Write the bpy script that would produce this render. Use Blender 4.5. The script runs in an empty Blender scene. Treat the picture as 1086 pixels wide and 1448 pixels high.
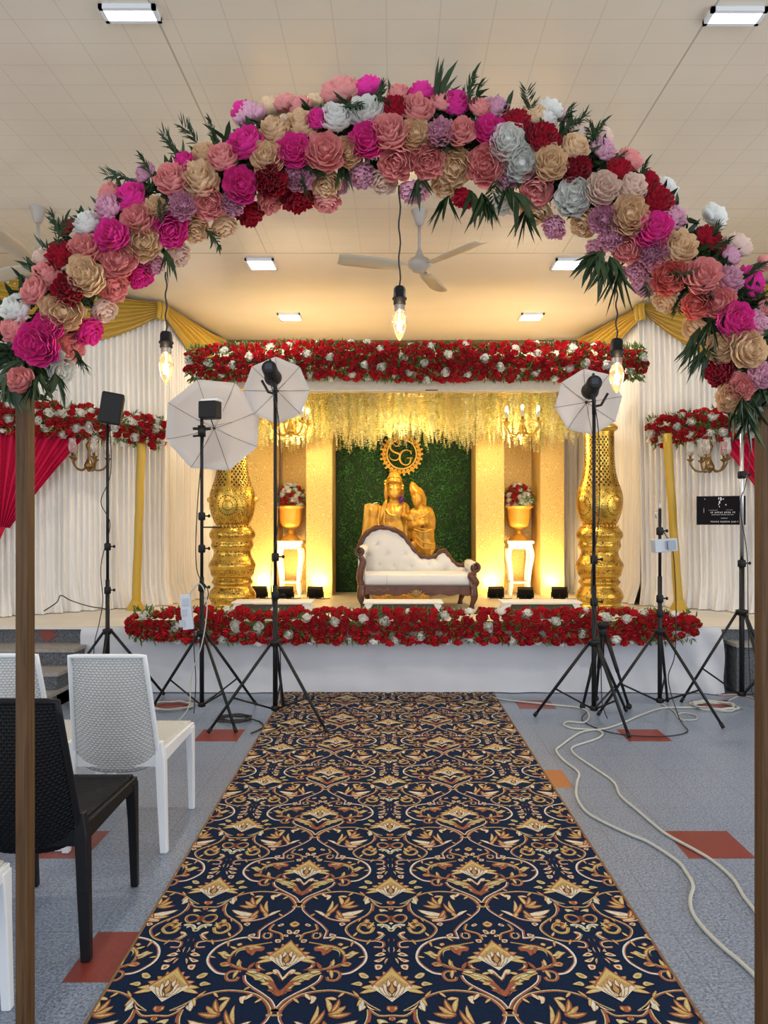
import bpy, bmesh, math, random
from mathutils import Vector, Matrix, Quaternion, noise as mnoise
PI = math.pi; TAU = 2*PI
R = random.Random(7)
S = bpy.context.scene
COL = S.collection
F, CX, CY, H = 1030.0, 557.0, 742.0, 1.55      # focal length in px, vanishing point, eye height
ST = 0.60                                       # stage height
CEIL = 4.20

def P(px, py, Y): return Vector(((px-CX)/F*Y, Y, H-(py-CY)/F*Y))
def G(px, py, z=0.0):                            # pixel -> point on a level plane
    Y = (H-z)*F/(py-CY); return Vector(((px-CX)/F*Y, Y, z))
def lerp(a, b, t): return a+(b-a)*t
def catmull(pts, n=6, closed=False):
    p = [Vector(q) for q in pts]; m = len(p); out = []
    rng = range(m) if closed else range(m-1)
    for i in rng:
        if closed: a, b, c, d = p[(i-1) % m], p[i], p[(i+1) % m], p[(i+2) % m]
        else: a, b, c, d = p[max(i-1, 0)], p[i], p[i+1], p[min(i+2, m-1)]
        for k in range(n):
            t = k/n
            out.append(0.5*((2*b)+(c-a)*t+(2*a-5*b+4*c-d)*t*t+(3*b-a-3*c+d)*t**3))
    if not closed: out.append(p[-1].copy())
    return out

class MB:
    def __init__(s): s.v = []; s.f = []; s.mi = []; s.uv = {}; s.m = 0; s.M = None
    def add(s, vs, fs, uvs=None):
        b = len(s.v)
        s.v += [tuple(s.M @ Vector(q)) if s.M else tuple(q) for q in vs]
        for k, f in enumerate(fs):
            if uvs: s.uv[len(s.f)] = [uvs[i] for i in f]
            s.f.append(tuple(b+i for i in f)); s.mi.append(s.m)
        return s
    def box(s, c, d, rot=None, taper=1.0):
        x, y, z = d[0]/2, d[1]/2, d[2]/2; t = taper
        q = [(-x, -y, -z), (x, -y, -z), (x, y, -z), (-x, y, -z), (-x*t, -y*t, z), (x*t, -y*t, z), (x*t, y*t, z), (-x*t, y*t, z)]
        Q = rot if rot else Matrix.Identity(3); c = Vector(c)
        return s.add([c+Q @ Vector(a) for a in q], [(0, 3, 2, 1), (4, 5, 6, 7), (0, 1, 5, 4), (1, 2, 6, 5), (2, 3, 7, 6), (3, 0, 4, 7)])
    def tube(s, pts, r, n=8, cap=True, closed=False):
        p = [Vector(q) for q in pts]; m = len(p)
        rr = r if isinstance(r, (list, tuple)) else [r]*m
        vs = []; up = None
        for i in range(m):
            if closed: t = p[(i+1) % m]-p[(i-1) % m]
            else: t = p[min(i+1, m-1)]-p[max(i-1, 0)]
            if t.length < 1e-9: t = Vector((0, 0, 1))
            t.normalize()
            if up is None:
                up = Vector((0, 0, 1)) if abs(t.z) < .9 else Vector((1, 0, 0))
            a = up-t*up.dot(t)
            if a.length < 1e-6: a = t.orthogonal()
            a.normalize(); up = a; b = t.cross(a)
            for k in range(n):
                an = TAU*k/n; vs.append(p[i]+(a*math.cos(an)+b*math.sin(an))*rr[i])
        fs = []
        for i in range(m if closed else m-1):
            j = (i+1) % m
            for k in range(n):
                l = (k+1) % n; fs.append((i*n+k, i*n+l, j*n+l, j*n+k))
        if cap and not closed:
            fs.append(tuple(range(n-1, -1, -1))); fs.append(tuple((m-1)*n+k for k in range(n)))
        return s.add(vs, fs)
    def lathe(s, prof, n=24, c=(0, 0, 0), squash=1.0, flute=None, cap=True):
        c = Vector(c); vs = []; uvs = []; m = len(prof)
        for i, (r, z) in enumerate(prof):
            for k in range(n+1):
                a = TAU*k/n; q = r*(1+(flute(a, z) if flute else 0))
                vs.append(c+Vector((q*math.cos(a), q*math.sin(a)*squash, z))); uvs.append((k/n, z))
        fs = [(i*(n+1)+k, i*(n+1)+k+1, (i+1)*(n+1)+k+1, (i+1)*(n+1)+k) for i in range(m-1) for k in range(n)]
        s.add(vs, fs, uvs)
        if cap:
            for i, rev in ((0, True), (m-1, False)):
                if prof[i][0] > 1e-4:
                    ring = [vs[i*(n+1)+k] for k in range(n)]
                    if rev: ring = ring[::-1]
                    s.add(ring, [tuple(range(n))])
        return s
    def ell(s, c, r, n=12, m=8, rot=None):
        c = Vector(c); r = r if hasattr(r, '__len__') else (r, r, r); Q = rot if rot else Matrix.Identity(3)
        vs = [c+Q @ Vector((0, 0, -r[2]))]
        for i in range(1, m):
            th = PI*i/m
            for k in range(n):
                a = TAU*k/n
                vs.append(c+Q @ Vector((r[0]*math.sin(th)*math.cos(a), r[1]*math.sin(th)*math.sin(a), -r[2]*math.cos(th))))
        vs.append(c+Q @ Vector((0, 0, r[2]))); L = len(vs)-1
        fs = [(0, 1+(k+1) % n, 1+k) for k in range(n)]
        for i in range(m-2):
            for k in range(n):
                l = (k+1) % n; fs.append((1+i*n+k, 1+i*n+l, 1+(i+1)*n+l, 1+(i+1)*n+k))
        b = 1+(m-2)*n
        fs += [(b+k, b+(k+1) % n, L) for k in range(n)]
        return s.add(vs, fs)
    def grid(s, fn, nu, nv, uv=False):
        vs = [fn(i/nu, j/nv) for j in range(nv+1) for i in range(nu+1)]
        uvs = [(i/nu, j/nv) for j in range(nv+1) for i in range(nu+1)] if uv else None
        w = nu+1
        return s.add(vs, [(j*w+i, j*w+i+1, (j+1)*w+i+1, (j+1)*w+i) for j in range(nv) for i in range(nu)], uvs)
    def prism(s, pts, a, b):                      # outline in (x,z), extruded along y from a to b
        n = len(pts); vs = [(p[0], a, p[1]) for p in pts]+[(p[0], b, p[1]) for p in pts]
        return s.add(vs, [tuple(range(n)), tuple(range(2*n-1, n-1, -1))]+[(i, i+n, (i+1) % n+n, (i+1) % n) for i in range(n)])

def empty(name, loc=(0, 0, 0), rz=0.0, parent=None):
    o = bpy.data.objects.new(name, None); COL.objects.link(o); o.location = loc; o.rotation_euler = (0, 0, rz)
    o.empty_display_size = .1
    if parent: o.parent = parent
    return o
def mesh(name, mb, mats, smooth=True):
    me = bpy.data.meshes.new(name); me.from_pydata(mb.v, [], mb.f)
    for m in (mats if isinstance(mats, (list, tuple)) else [mats]): me.materials.append(m)
    if any(mb.mi): me.polygons.foreach_set('material_index', mb.mi)
    if smooth: me.polygons.foreach_set('use_smooth', [True]*len(me.polygons))
    if mb.uv:
        uvl = me.uv_layers.new(name='UVMap')
        for fi, us in mb.uv.items():
            pl = me.polygons[fi]
            for k, li in enumerate(pl.loop_indices): uvl.data[li].uv = us[k]
    me.update(); return me
def obj(name, mb, mats, parent=None, smooth=True, bevel=0, loc=None, auto=False):
    me = mb if isinstance(mb, bpy.types.Mesh) else mesh(name, mb, mats, smooth)
    o = bpy.data.objects.new(name, me); COL.objects.link(o)
    if parent: o.parent = parent
    if loc is not None: o.location = loc
    if bevel:
        b = o.modifiers.new('bevel', 'BEVEL'); b.width = bevel; b.segments = 2; b.limit_method = 'ANGLE'
        b.harden_normals = False
    if auto or (smooth and bevel):
        for p in me.polygons: p.use_smooth = False
    return o
def tag(o, label=None, cat=None, group=None, kind=None):
    if label: o['label'] = label
    if cat: o['category'] = cat
    if group: o['group'] = group
    if kind: o['kind'] = kind
    return o
def thing(name, label, cat, loc=(0, 0, 0), rz=0.0, group=None): return tag(empty(name, loc, rz), label, cat, group)
def struct(name, mb, mats, smooth=False, bevel=0): return tag(obj(name, mb, mats, None, smooth, bevel), kind='structure')
def copy_tree(o, parent=None):
    c = o.copy(); COL.objects.link(c)
    if parent: c.parent = parent
    for ch in list(o.children): copy_tree(ch, c)
    return c

# ---------------------------------------------------------------- materials
class NT:
    def __init__(s, name):
        s.m = bpy.data.materials.new(name); s.m.use_nodes = True; s.t = s.m.node_tree; s.n = s.t.nodes; s.l = s.t.links
        s.b = s.n['Principled BSDF']; s.out = s.n['Material Output']
    def node(s, typ, ins=None, **kw):
        q = s.n.new(typ)
        for k, v in kw.items(): setattr(q, k, v)
        for k, v in (ins or {}).items(): s.set(q, k, v)
        return q
    def set(s, q, k, v):
        i = q.inputs[k]
        if isinstance(v, bpy.types.NodeSocket): s.l.new(v, i)
        elif hasattr(i.default_value, '__len__') and len(i.default_value) == 4 and hasattr(v, '__len__') and len(v) == 3: i.default_value = (*v, 1)
        else: i.default_value = v
    def p(s, **kw):
        for k, v in kw.items(): s.set(s.b, k.replace('_', ' '), v)
        return s
    def math(s, op, a, b=0.0, c=0.0):
        q = s.node('ShaderNodeMath', operation=op); s.set(q, 0, a); s.set(q, 1, b)
        if op in ('MULTIPLY_ADD', 'COMPARE', 'SMOOTH_MIN'): s.set(q, 2, c)
        return q.outputs[0]
    def mix(s, f, a, b):
        q = s.node('ShaderNodeMix', data_type='RGBA'); s.set(q, 'Factor', f)
        for k, v in ((6, a), (7, b)):
            i = q.inputs[k]
            if isinstance(v, bpy.types.NodeSocket): s.l.new(v, i)
            else: i.default_value = (*v, 1)
        return q.outputs[2]
    def ramp(s, f, stops):
        q = s.node('ShaderNodeValToRGB'); s.set(q, 'Fac', f); e = q.color_ramp.elements
        while len(e) < len(stops): e.new(.5)
        for k, (pos, c) in enumerate(stops): e[k].position = pos; e[k].color = (*c, 1) if hasattr(c, '__len__') else (c, c, c, 1)
        return q.outputs[0]
    def coord(s, which='Object'): return s.node('ShaderNodeTexCoord').outputs[which]
    def map(s, v, scale=(1, 1, 1), rot=(0, 0, 0), loc=(0, 0, 0)):
        q = s.node('ShaderNodeMapping'); s.set(q, 'Vector', v); q.inputs['Scale'].default_value = scale
        q.inputs['Rotation'].default_value = rot; q.inputs['Location'].default_value = loc; return q.outputs[0]
    def noise(s, v, scale, detail=2, rough=.5, dist=0.0, out='Fac'):
        return s.node('ShaderNodeTexNoise', {'Vector': v, 'Scale': scale, 'Detail': detail, 'Roughness': rough, 'Distortion': dist}).outputs[out]
    def sep(s, v):
        q = s.node('ShaderNodeSeparateXYZ'); s.set(q, 0, v); return q.outputs
    def bump(s, h, strength=.3, dist=.01):
        q = s.node('ShaderNodeBump', {'Height': h, 'Strength': strength, 'Distance': dist}); s.set(s.b, 'Normal', q.outputs[0]); return q
def mat(name, c, rough=.5, metal=0.0, noise=0.0, nscale=20, bump=0.0, bscale=60, **kw):
    t = NT(name); t.p(Base_Color=c, Roughness=rough, Metallic=metal)
    if noise or bump: co = t.coord()
    if noise:
        f = t.noise(co, nscale, 4); lo = tuple(x*(1-noise) for x in c); hi = tuple(min(1, x*(1+noise)) for x in c)
        t.p(Base_Color=t.ramp(f, [(.3, lo), (.7, hi)]))
    if bump: t.bump(t.noise(co, bscale, 4), bump, .01)
    for k, v in kw.items(): t.set(t.b, k.replace('_', ' '), v)
    return t.m
def petal_mat(name, c, trans=.35, rough=.75):
    t = NT(name); co = t.coord()
    f = t.noise(co, 25, 3)
    lo = tuple(x*.78 for x in c); hi = tuple(min(1, x*1.12) for x in c)
    colr = t.ramp(f, [(.3, lo), (.7, hi)])
    t.p(Base_Color=colr, Roughness=rough)
    t.set(t.b, 'Sheen Weight', .08); t.set(t.b, 'Specular IOR Level', .2)
    tr = t.node('ShaderNodeBsdfTranslucent', {'Color': colr})
    mx = t.node('ShaderNodeMixShader', {0: trans}); t.l.new(t.b.outputs[0], mx.inputs[1]); t.l.new(tr.outputs[0], mx.inputs[2])
    t.l.new(mx.outputs[0], t.out.inputs[0]); return t.m
def emit(name, c, s):
    t = NT(name); t.p(Base_Color=(0.8, .8, .8), Emission_Color=c, Emission_Strength=s); return t.m
M = {}
M['black'] = mat('black_powder_coat', (.008, .008, .009), .45, 0, bump=.1, Specular_IOR_Level=.3)
M['blackplastic'] = mat('black_plastic', (.010, .010, .011), .5, Specular_IOR_Level=.25)
M['chrome'] = mat('brushed_steel', (.55, .55, .57), .3, 1)
M['greyplastic'] = mat('grey_plastic', (.42, .46, .52), .45)
M['whiteplastic'] = mat('white_plastic', (.78, .8, .82), .4)
M['gold'] = mat('gold_paint', (.83, .52, .10), .28, .9, noise=.12, nscale=8)
M['brass'] = mat('aged_brass', (.22, .13, .05), .35, .9)
M['goldpale'] = mat('gold_lacquer', (.70, .39, .06), .34, .35, noise=.1, nscale=10)
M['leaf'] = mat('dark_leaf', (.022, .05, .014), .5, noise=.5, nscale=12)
M['leafgreen'] = mat('garland_leaf', (.10, .17, .03), .55, noise=.5, nscale=14)
M['glass'] = mat('clear_glass', (1, 1, 1), .03, Transmission_Weight=1.0, IOR=1.3)
M['led'] = emit('led_diffuser', (.92, .96, 1), 6)
M['filament'] = emit('filament_glow', (1, .72, .36), 60)
M['whitepaint'] = mat('white_enamel', (.82, .8, .76), .35)
M['cabwhite'] = mat('white_cable', (.46, .46, .42), .5)
M['cabblack'] = mat('black_cable', (.01, .01, .01), .5)
# ---------------------------------------------------------------- room
TX, TY = .312, .305                                # floor tile pitch
X0, Y0 = 1.371-TX*24, 3.382-TY*31
X1, Y1 = X0+TX*39, Y0+TY*57
def granite():
    t = NT('speckled_grey_terrazzo'); co = t.coord()
    n1 = t.noise(co, 95, 3, .75); n2 = t.noise(co, 30, 3); v = t.node('ShaderNodeTexVoronoi', {'Vector': co, 'Scale': 150.0}).outputs['Color']
    vs = t.sep(v)[0]
    a = t.ramp(n1, [(.40, (.055, .078, .125)), (.50, (.155, .205, .305)), (.62, (.30, .365, .485))])
    b = t.mix(t.math('MULTIPLY', vs, .35), a, (.36, .40, .47))
    c = t.mix(t.math('MULTIPLY', n2, .25), b, (.20, .22, .26))
    x, y, z = t.sep(co)
    g = None
    for ax, o_, T in ((x, X0, TX), (y, Y0, TY)):
        f = t.math('FRACT', t.math('DIVIDE', t.math('SUBTRACT', ax, o_), T))
        d = t.math('ABSOLUTE', t.math('SUBTRACT', f, .5))
        l = t.math('GREATER_THAN', d, .4935)
        g = l if g is None else t.math('MAXIMUM', g, l)
    t.p(Base_Color=t.mix(t.math('MULTIPLY', g, .65), c, (.10, .11, .13)), Roughness=.30)
    t.bump(t.noise(co, 6, 2), .03, .02); return t.m
M['granite'] = granite()
M['redtile'] = mat('red_floor_tile', (.20, .035, .026), .35, noise=.12, nscale=60)
M['orangetile'] = mat('orange_floor_tile', (.36, .13, .04), .35, noise=.12, nscale=60)
fl = MB(); nx = int(round((X1-X0)/TX)); ny = int(round((Y1-Y0)/TY))
def tile_at(x, y): return int(math.floor((x-X0)/TX)), int(math.floor((y-Y0)/TY))
reds = {tile_at(1.5, 3.5): 1, tile_at(1.82, 5.4): 1, tile_at(1.2, 6.35): 1, tile_at(-.98, 2.63): 1, tile_at(-1.6, 3.5): 1,
        tile_at(-1.28, 5.4): 1, tile_at(.9, 4.45): 2, tile_at(2.82, 6.30): 1, tile_at(-1.9, 6.35): 1, tile_at(2.6, 2.0): 1}
w = nx+1
fl.v = [(X0+i*TX, Y0+j*TY, 0) for j in range(ny+1) for i in range(nx+1)]
for j in range(ny):
    for i in range(nx):
        fl.f.append((j*w+i, j*w+i+1, (j+1)*w+i+1, (j+1)*w+i)); fl.mi.append(reds.get((i, j), 0))
floor = struct('floor', fl, [M['granite'], M['redtile'], M['orangetile']])

def ceiling_mat():
    t = NT('cream_ceiling_panels'); co = t.coord(); x, y, z = t.sep(co)
    fx = t.math('ABSOLUTE', t.math('SUBTRACT', t.math('FRACT', t.math('DIVIDE', t.math('ADD', x, 30.0), .28)), .5))
    fy = t.math('ABSOLUTE', t.math('SUBTRACT', t.math('FRACT', t.math('DIVIDE', t.math('ADD', y, 30.0), .19)), .5))
    near = t.math('LESS_THAN', y, 7.10)
    lx = t.math('MULTIPLY', t.math('GREATER_THAN', fx, .488), near); ly = t.math('MULTIPLY', t.math('GREATER_THAN', fy, .485), near)
    big = t.math('LESS_THAN', t.math('ABSOLUTE', t.math('SUBTRACT', y, 7.11)), .012)
    big2 = t.math('LESS_THAN', t.math('ABSOLUTE', t.math('SUBTRACT', y, 6.12)), .006)
    xl = t.math('MULTIPLY', near, t.math('LESS_THAN', t.math('ABSOLUTE', t.math('SUBTRACT', t.math('ABSOLUTE', t.math('SUBTRACT', x, .2)), 1.44)), .006))
    lines = t.math('MAXIMUM', t.math('MULTIPLY', t.math('MAXIMUM', lx, ly), .35), t.math('MAXIMUM', t.math('MULTIPLY', big2, .4), t.math('MAXIMUM', big, xl)))
    n = t.noise(t.map(co, (.6, 1.5, 1)), 1.6, 3)
    base = t.ramp(n, [(.3, (.75, .68, .56)), (.7, (.79, .72, .60))])
    t.p(Base_Color=t.mix(t.math('MULTIPLY', lines, .5), base, (.22, .16, .10)), Roughness=t.math('MULTIPLY_ADD', t.noise(co, .8, 1), .12, .14))
    hgt = t.math('ADD', t.math('MULTIPLY', t.math('MAXIMUM', lx, ly), -.25), t.math('MULTIPLY', t.noise(t.map(co, (1.6, .5, 1)), 2, 2), .5))
    t.bump(hgt, .12, .01); return t.m
M['ceil'] = ceiling_mat()
c = MB(); c.box((0, (Y0+Y1)/2, CEIL+.1), (X1-X0, Y1-Y0, .2)); ceiling = struct('ceiling', c, M['ceil'])
M['wall'] = mat('plain_cream_wall', (.62, .58, .50), .7, noise=.06, nscale=3)
for nm, cc, d in (('wall_left', (X0-.1, (Y0+Y1)/2, CEIL/2), (.2, Y1-Y0, CEIL)), ('wall_right', (X1+.1, (Y0+Y1)/2, CEIL/2), (.2, Y1-Y0, CEIL)),
                  ('wall_back', (0, Y1+.1, CEIL/2), (X1-X0, .2, CEIL))):
    struct(nm, MB().box(cc, d), M['wall'])
wf = MB()                                          # entrance wall behind the camera, with a wide opening for daylight
wf.box((-5.0, Y0-.1, CEIL/2), (2.4, .2, CEIL)).box((5.0, Y0-.1, CEIL/2), (2.4, .2, CEIL)).box((0, Y0-.1, 3.85), (7.6, .2, .7))
struct('wall_front', wf, M['wall'])

# ceiling fittings
def ceiling_light(x, y, label, sy=.135):
    t = thing('ceiling_light', label, 'ceiling light', (x, y, CEIL), group='square ceiling lights')
    s = .135
    fr = MB()
    for a, b in ((1, 0), (-1, 0), (0, 1), (0, -1)):
        fr.box((a*s, b*sy, -.012), (.02 if a else 2*s+.02, .02 if b else 2*sy+.02, .024))
    obj('frame', fr, M['whiteplastic'], t, False)
    obj('diffuser', MB().box((0, 0, -.009), (2*s-.02, 2*sy-.02, .012)), M['led'], t, False)
    l = bpy.data.lights.new('led_panel', 'AREA'); l.shape = 'SQUARE'; l.size = .24; l.energy = LED; l.color = (1, .90, .74)
    lo = bpy.data.objects.new('led_panel', l); COL.objects.link(lo); lo.parent = t; lo.location = (0, 0, -.03)
LED = 30
for x, y, lb in ((-1.36, 3.76, 'square ceiling light nearest the camera, on the side of the wicker chairs'), (1.77, 3.78, 'square ceiling light nearest the camera, on the side of the floor cables'),
                 (-1.34, 7.38, 'square ceiling light level with the fan blades, on the side of the wicker chairs'), (1.755, 7.38, 'square ceiling light touching the arch flowers, level with the fan blades'),
                 (-1.32, 9.25, 'small far ceiling light above the garland, on the side of the large umbrella'), (1.74, 9.25, 'small far ceiling light above the garland, on the side of the floor cables')):
    ceiling_light(x, y, lb, .048 if y < 5 else .135)
def fan(x, y, ang, label, mount=None, drop=.31):
    t = thing('ceiling_fan', label, 'ceiling fan', (x, y, CEIL), group='ceiling fans')
    fm = mat('fan_enamel', (.42, .38, .34), .4) if 'fan' not in M else M['fan']; M['fan'] = fm
    obj('canopy', MB().lathe([(.02, -.125), (.03, -.12), (.045, -.07), (.065, -.01), (.07, 0)], 20), M['fan'], t)
    obj('rod', MB().tube([(0, 0, -.11), (0, 0, -drop-.06)], .013, 10), M['fan'], t)
    D = drop
    obj('motor', MB().lathe([(.0, -D-.205), (.055, -D-.20), (.075, -D-.175), (.098, -D-.16), (.10, -D-.135), (.085, -D-.105), (.05, -D-.095), (.042, -D-.085), (.018, -D-.02), (.013, -D-.01)], 28), M['fan'], t)
    zb = -drop-.15
    for k in range(3):
        a = ang+TAU*k/3; ca, sa = math.cos(a), math.sin(a)
        def bl(u, v, ca=ca, sa=sa):
            r = .16+u*.53; wd = .052+.03*min(1, u*3); t_ = (v-.5)*2*wd*(1 if u < .96 else .85)
            z = zb-.01+t_*.22-.012*(1-(2*v-1)**2)+.012*u
            return (r*ca-t_*sa, r*sa+t_*ca, z)
        b = MB().grid(bl, 10, 6); o = obj('blade', b, mat('fan_blade_cream', (.50, .43, .32), .35) if 'fanb' not in M else M['fanb'], t)
        M['fanb'] = o.data.materials[0]
        o.modifiers.new('solid', 'SOLIDIFY').thickness = .004
        obj('blade_bracket', MB().box((ca*.14, sa*.14, zb), (.14, .035, .006), Matrix.Rotation(a, 3, 'Z')), M['fan'], t, False)
    return t
fan(.215, 6.15, math.radians(72), 'cream three-blade ceiling fan above the centre of the aisle')
fan(-2.98, 6.1, math.radians(268), 'ceiling fan half hidden behind the arch flowers, over the chairs')

# back wall beam and stage
M['darkbeam'] = mat('dark_ochre_beam', (.16, .10, .03), .6, noise=.3)
struct('trim_1', MB().box((.1, 10.52, CEIL-.05), (6.0, .12, .10)), M['darkbeam'])
M['stagefloor'] = mat('cream_stage_cloth', (.70, .64, .54), .38, noise=.06, nscale=4, bump=.15, bscale=5)
M['concrete'] = mat('dark_granite_riser', (.075, .08, .09), .45, noise=.7, nscale=70)
M['tread'] = mat('step_tread_stone', (.27, .25, .23), .4, noise=.2, nscale=20)
st = MB()
st.box((0.05, (6.84+11.16)/2, ST/2), (12.2, 11.16-6.84, ST-.001))
struct('floor_stage', st, M['concrete'])
struct('floor_stage_top', MB().box((.05, (6.80+11.16)/2, ST-.012), (12.2, 11.16-6.80, .03)), M['stagefloor'])
sp = MB(); tr = MB()
for i, (z, y) in enumerate(((.45, 6.47), (.30, 6.16), (.15, 5.93))):
    sp.box(((-2.86-6.19)/2, (y+.02+6.84)/2, z/2-.02), (3.33, 6.84-y-.02, z-.03)); tr.box(((-2.84-6.19)/2, (y+6.84)/2, z-.02), (3.35, 6.84-y, .03))
sp.m = 0
struct('floor_steps', sp, M['concrete']); struct('trim_2', tr, M['tread'])
dm = MB()
for x in (-3.25, -4.35): dm.add([(x-.10, 6.835, .52), (x, 6.835, .58), (x+.10, 6.835, .52), (x, 6.835, .45)], [(0, 3, 2, 1)])
struct('trim_3', dm, M['redtile'])
s2 = MB(); s2.box((4.62, 6.84-.11, .225), (3.0, .20, .43))
struct('floor_side_step', s2, M['concrete']); struct('trim_4', MB().box((4.62, 6.84-.13, .455), (3.04, .26, .03)), M['tread'])

# ---------------------------------------------------------------- white cloth skirt on the stage front
M['cloth'] = mat('white_stage_cloth', (.56, .57, .61), .75, bump=.25, bscale=9)
def skirt(u, v):
    x = lerp(-2.90, 3.04, u)
    e = max(0, (u-.86)/.14)
    n = mnoise.noise(Vector((x*1.3, v*1.5, 3)))*.03+mnoise.noise(Vector((x*5, v*.9, 1)))*.03*(1-v*.6)+mnoise.noise(Vector((x*2+v*3, v*6, 7)))*.014
    y = 6.775-.015-.05*(1-v)**2+n*-1
    z = .006+v*(ST-.01)
    z += e*.05*math.sin(v*PI)*math.sin(x*9)
    y -= e*(.05*math.sin(x*22+v*6)+.05)*(1-v*.8)
    if v > .93: y += (v-.93)*.6
    return (x, min(y, 6.775), z)
o = obj('stage_skirt', MB().grid(skirt, 160, 16), M['cloth'])
tag(o, 'plain white cloth skirt covering the front of the stage', 'stage skirt')

# ---------------------------------------------------------------- camera, daylight, world
cam = bpy.data.cameras.new('camera'); cam.lens = F/1448*36; cam.sensor_width = 36; cam.sensor_fit = 'AUTO'
cam.shift_x = (543-CX)/1448; cam.shift_y = (CY-724)/1448; cam.clip_start = .05
co = bpy.data.objects.new('camera', cam); COL.objects.link(co); co.location = (0, 0, H); co.rotation_euler = (PI/2, 0, 0); S.camera = co
def area(name, loc, rot, sx, sy, e, c):
    l = bpy.data.lights.new(name, 'AREA'); l.shape = 'RECTANGLE'; l.size = sx; l.size_y = sy; l.energy = e; l.color = c
    o = bpy.data.objects.new(name, l); COL.objects.link(o); o.location = loc; o.rotation_euler = rot; return o
area('daylight_entrance', (0, Y0+.02, 1.75), (PI/2, 0, 0), 7.4, 3.3, 350, (.80, .88, 1.0))
for sx, e in ((-1, 130), (1, 190)):                # unseen fill light added at both side walls to lift the ceiling
    area('side_fill_light', (sx*5.95, 1.6, 2.1), (0, sx*PI/2, 0), 2.6, 7.5, e, (.92, .95, 1.0))
wd = bpy.data.worlds.new('world'); S.world = wd; wd.use_nodes = True
wd.node_tree.nodes['Background'].inputs[0].default_value = (.55, .68, .9, 1); wd.node_tree.nodes['Background'].inputs[1].default_value = .5
S.view_settings.view_transform = 'Standard'; S.view_settings.look = 'None'; S.view_settings.gamma = 1; S.view_settings.use_curve_mapping = False
S.view_settings.exposure = .10

for n_, sx in ((1, -1), (2, 1)):                   # added frames around the side fill, set before plain walls
    wfm = MB(); X_ = sx*5.99
    for z in (.75, 3.45): wfm.box((X_, 1.6, z), (.12, 7.9, .12))
    for i in range(6): wfm.box((X_, 1.6-3.86+i*1.544, 2.1), (.12, .10, 2.7))
    struct('fill_frame_%d' % n_, wfm, M['whitepaint'])
# ---------------------------------------------------------------- carpet: woven pattern traced as inlaid yarn shapes in one mesh
CU0, CU1, CV0, CV1 = -.948, .966, 1.60, 6.74
PU, PV = .743, .650
def cg(px, py):
    g = G(px, py); return (g.x+.011*(g.y-2.449)+.007, g.y)
def cA(x, y): return cg(540+x*.18416, 1190+y*.18416)
def cB(x, y): return cg(540+x*.20258, 1310+y*.20258)
CC = ['navy', 'rust', 'tan', 'gold', 'cream', 'white', 'brown', 'pale']
cc = {'navy': (.003, .013, .042), 'rust': (.31, .095, .055), 'tan': (.43, .27, .11), 'gold': (.52, .41, .15), 'cream': (.66, .55, .39), 'white': (.62, .62, .56), 'brown': (.12, .05, .028), 'pale': (.52, .49, .25)}
def yarn(nm, c):
    t = NT('carpet_yarn_'+nm); co = t.coord(); n = t.noise(co, 260, 2, .7); n2 = t.noise(co, 30, 2)
    t.p(Base_Color=t.ramp(n, [(.3, tuple(x*.62 for x in c)), (.7, tuple(min(1, x*1.35) for x in c))]), Roughness=.92); t.set(t.b, 'Specular IOR Level', .15)
    t.bump(n, .4, .004); return t.m
CM = [yarn(k, cc[k]) for k in CC]
pat = []                                           # (polygon in u,v, colour index, layer)
lay = [0]
def inset(q, d):
    n = len(q); A = sum(q[i][0]*q[(i+1) % n][1]-q[(i+1) % n][0]*q[i][1] for i in range(n)); sg = 1 if A > 0 else -1; out = []
    for i in range(n):
        a, b, c = Vector(q[i-1]), Vector(q[i]), Vector(q[(i+1) % n]); e = (b-a).normalized()+(c-b).normalized()
        e = e.normalized() if e.length > 1e-6 else Vector((1, 0)); out.append((b.x-e.y*d*sg, b.y+e.x*d*sg))
    return out
def snap(a):
    u, v = a
    if u < .006: u = 0.0
    if u > PU/2-.006: u = PU/2
    return (u, v)
SH = {'gold': ('rust', 'gold', 'pale'), 'tan': ('rust', 'tan', 'gold'), 'cream': ('brown', 'cream', None), 'white': ('tan', 'white', None), 'pale': ('brown', 'pale', 'cream'), 'rust': ('brown', 'rust', None), 'brown': (None, 'brown', None)}
def poly(pts, c, conv=cB, inner=None, k=.55, smooth=3, layer=None):
    q = [conv(*p) for p in pts]
    on = lambda p: min(abs(p.x if hasattr(p, 'x') else p[0]), abs((p.x if hasattr(p, 'x') else p[0])-PU/2)) < .014
    q = [(a, b) for a, b in q]
    if len(q) > 3 and smooth: q = [(p.x, p.y) for p in catmull([(a, b, 0) for a, b in q], smooth, not (on(q[0]) and on(q[-1])))]
    edge, body, hi = SH[c]; q0 = q
    if edge: lay[0] += 1; pat.append(([snap(a) for a in q0], CC.index(edge), lay[0]))
    q1 = inset(q0, .0022) if edge else q0
    lay[0] += 1; pat.append(([snap(a) for a in q1], CC.index(body), lay[0]))
    hi = inner or hi
    if hi:
        mx = sum(a for a, b in q)/len(q); my = sum(b for a, b in q)/len(q)
        lay[0] += 1; pat.append(([snap((mx+(a-mx)*k, my+(b-my)*k)) for a, b in q1], CC.index(hi), lay[0]))
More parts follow.
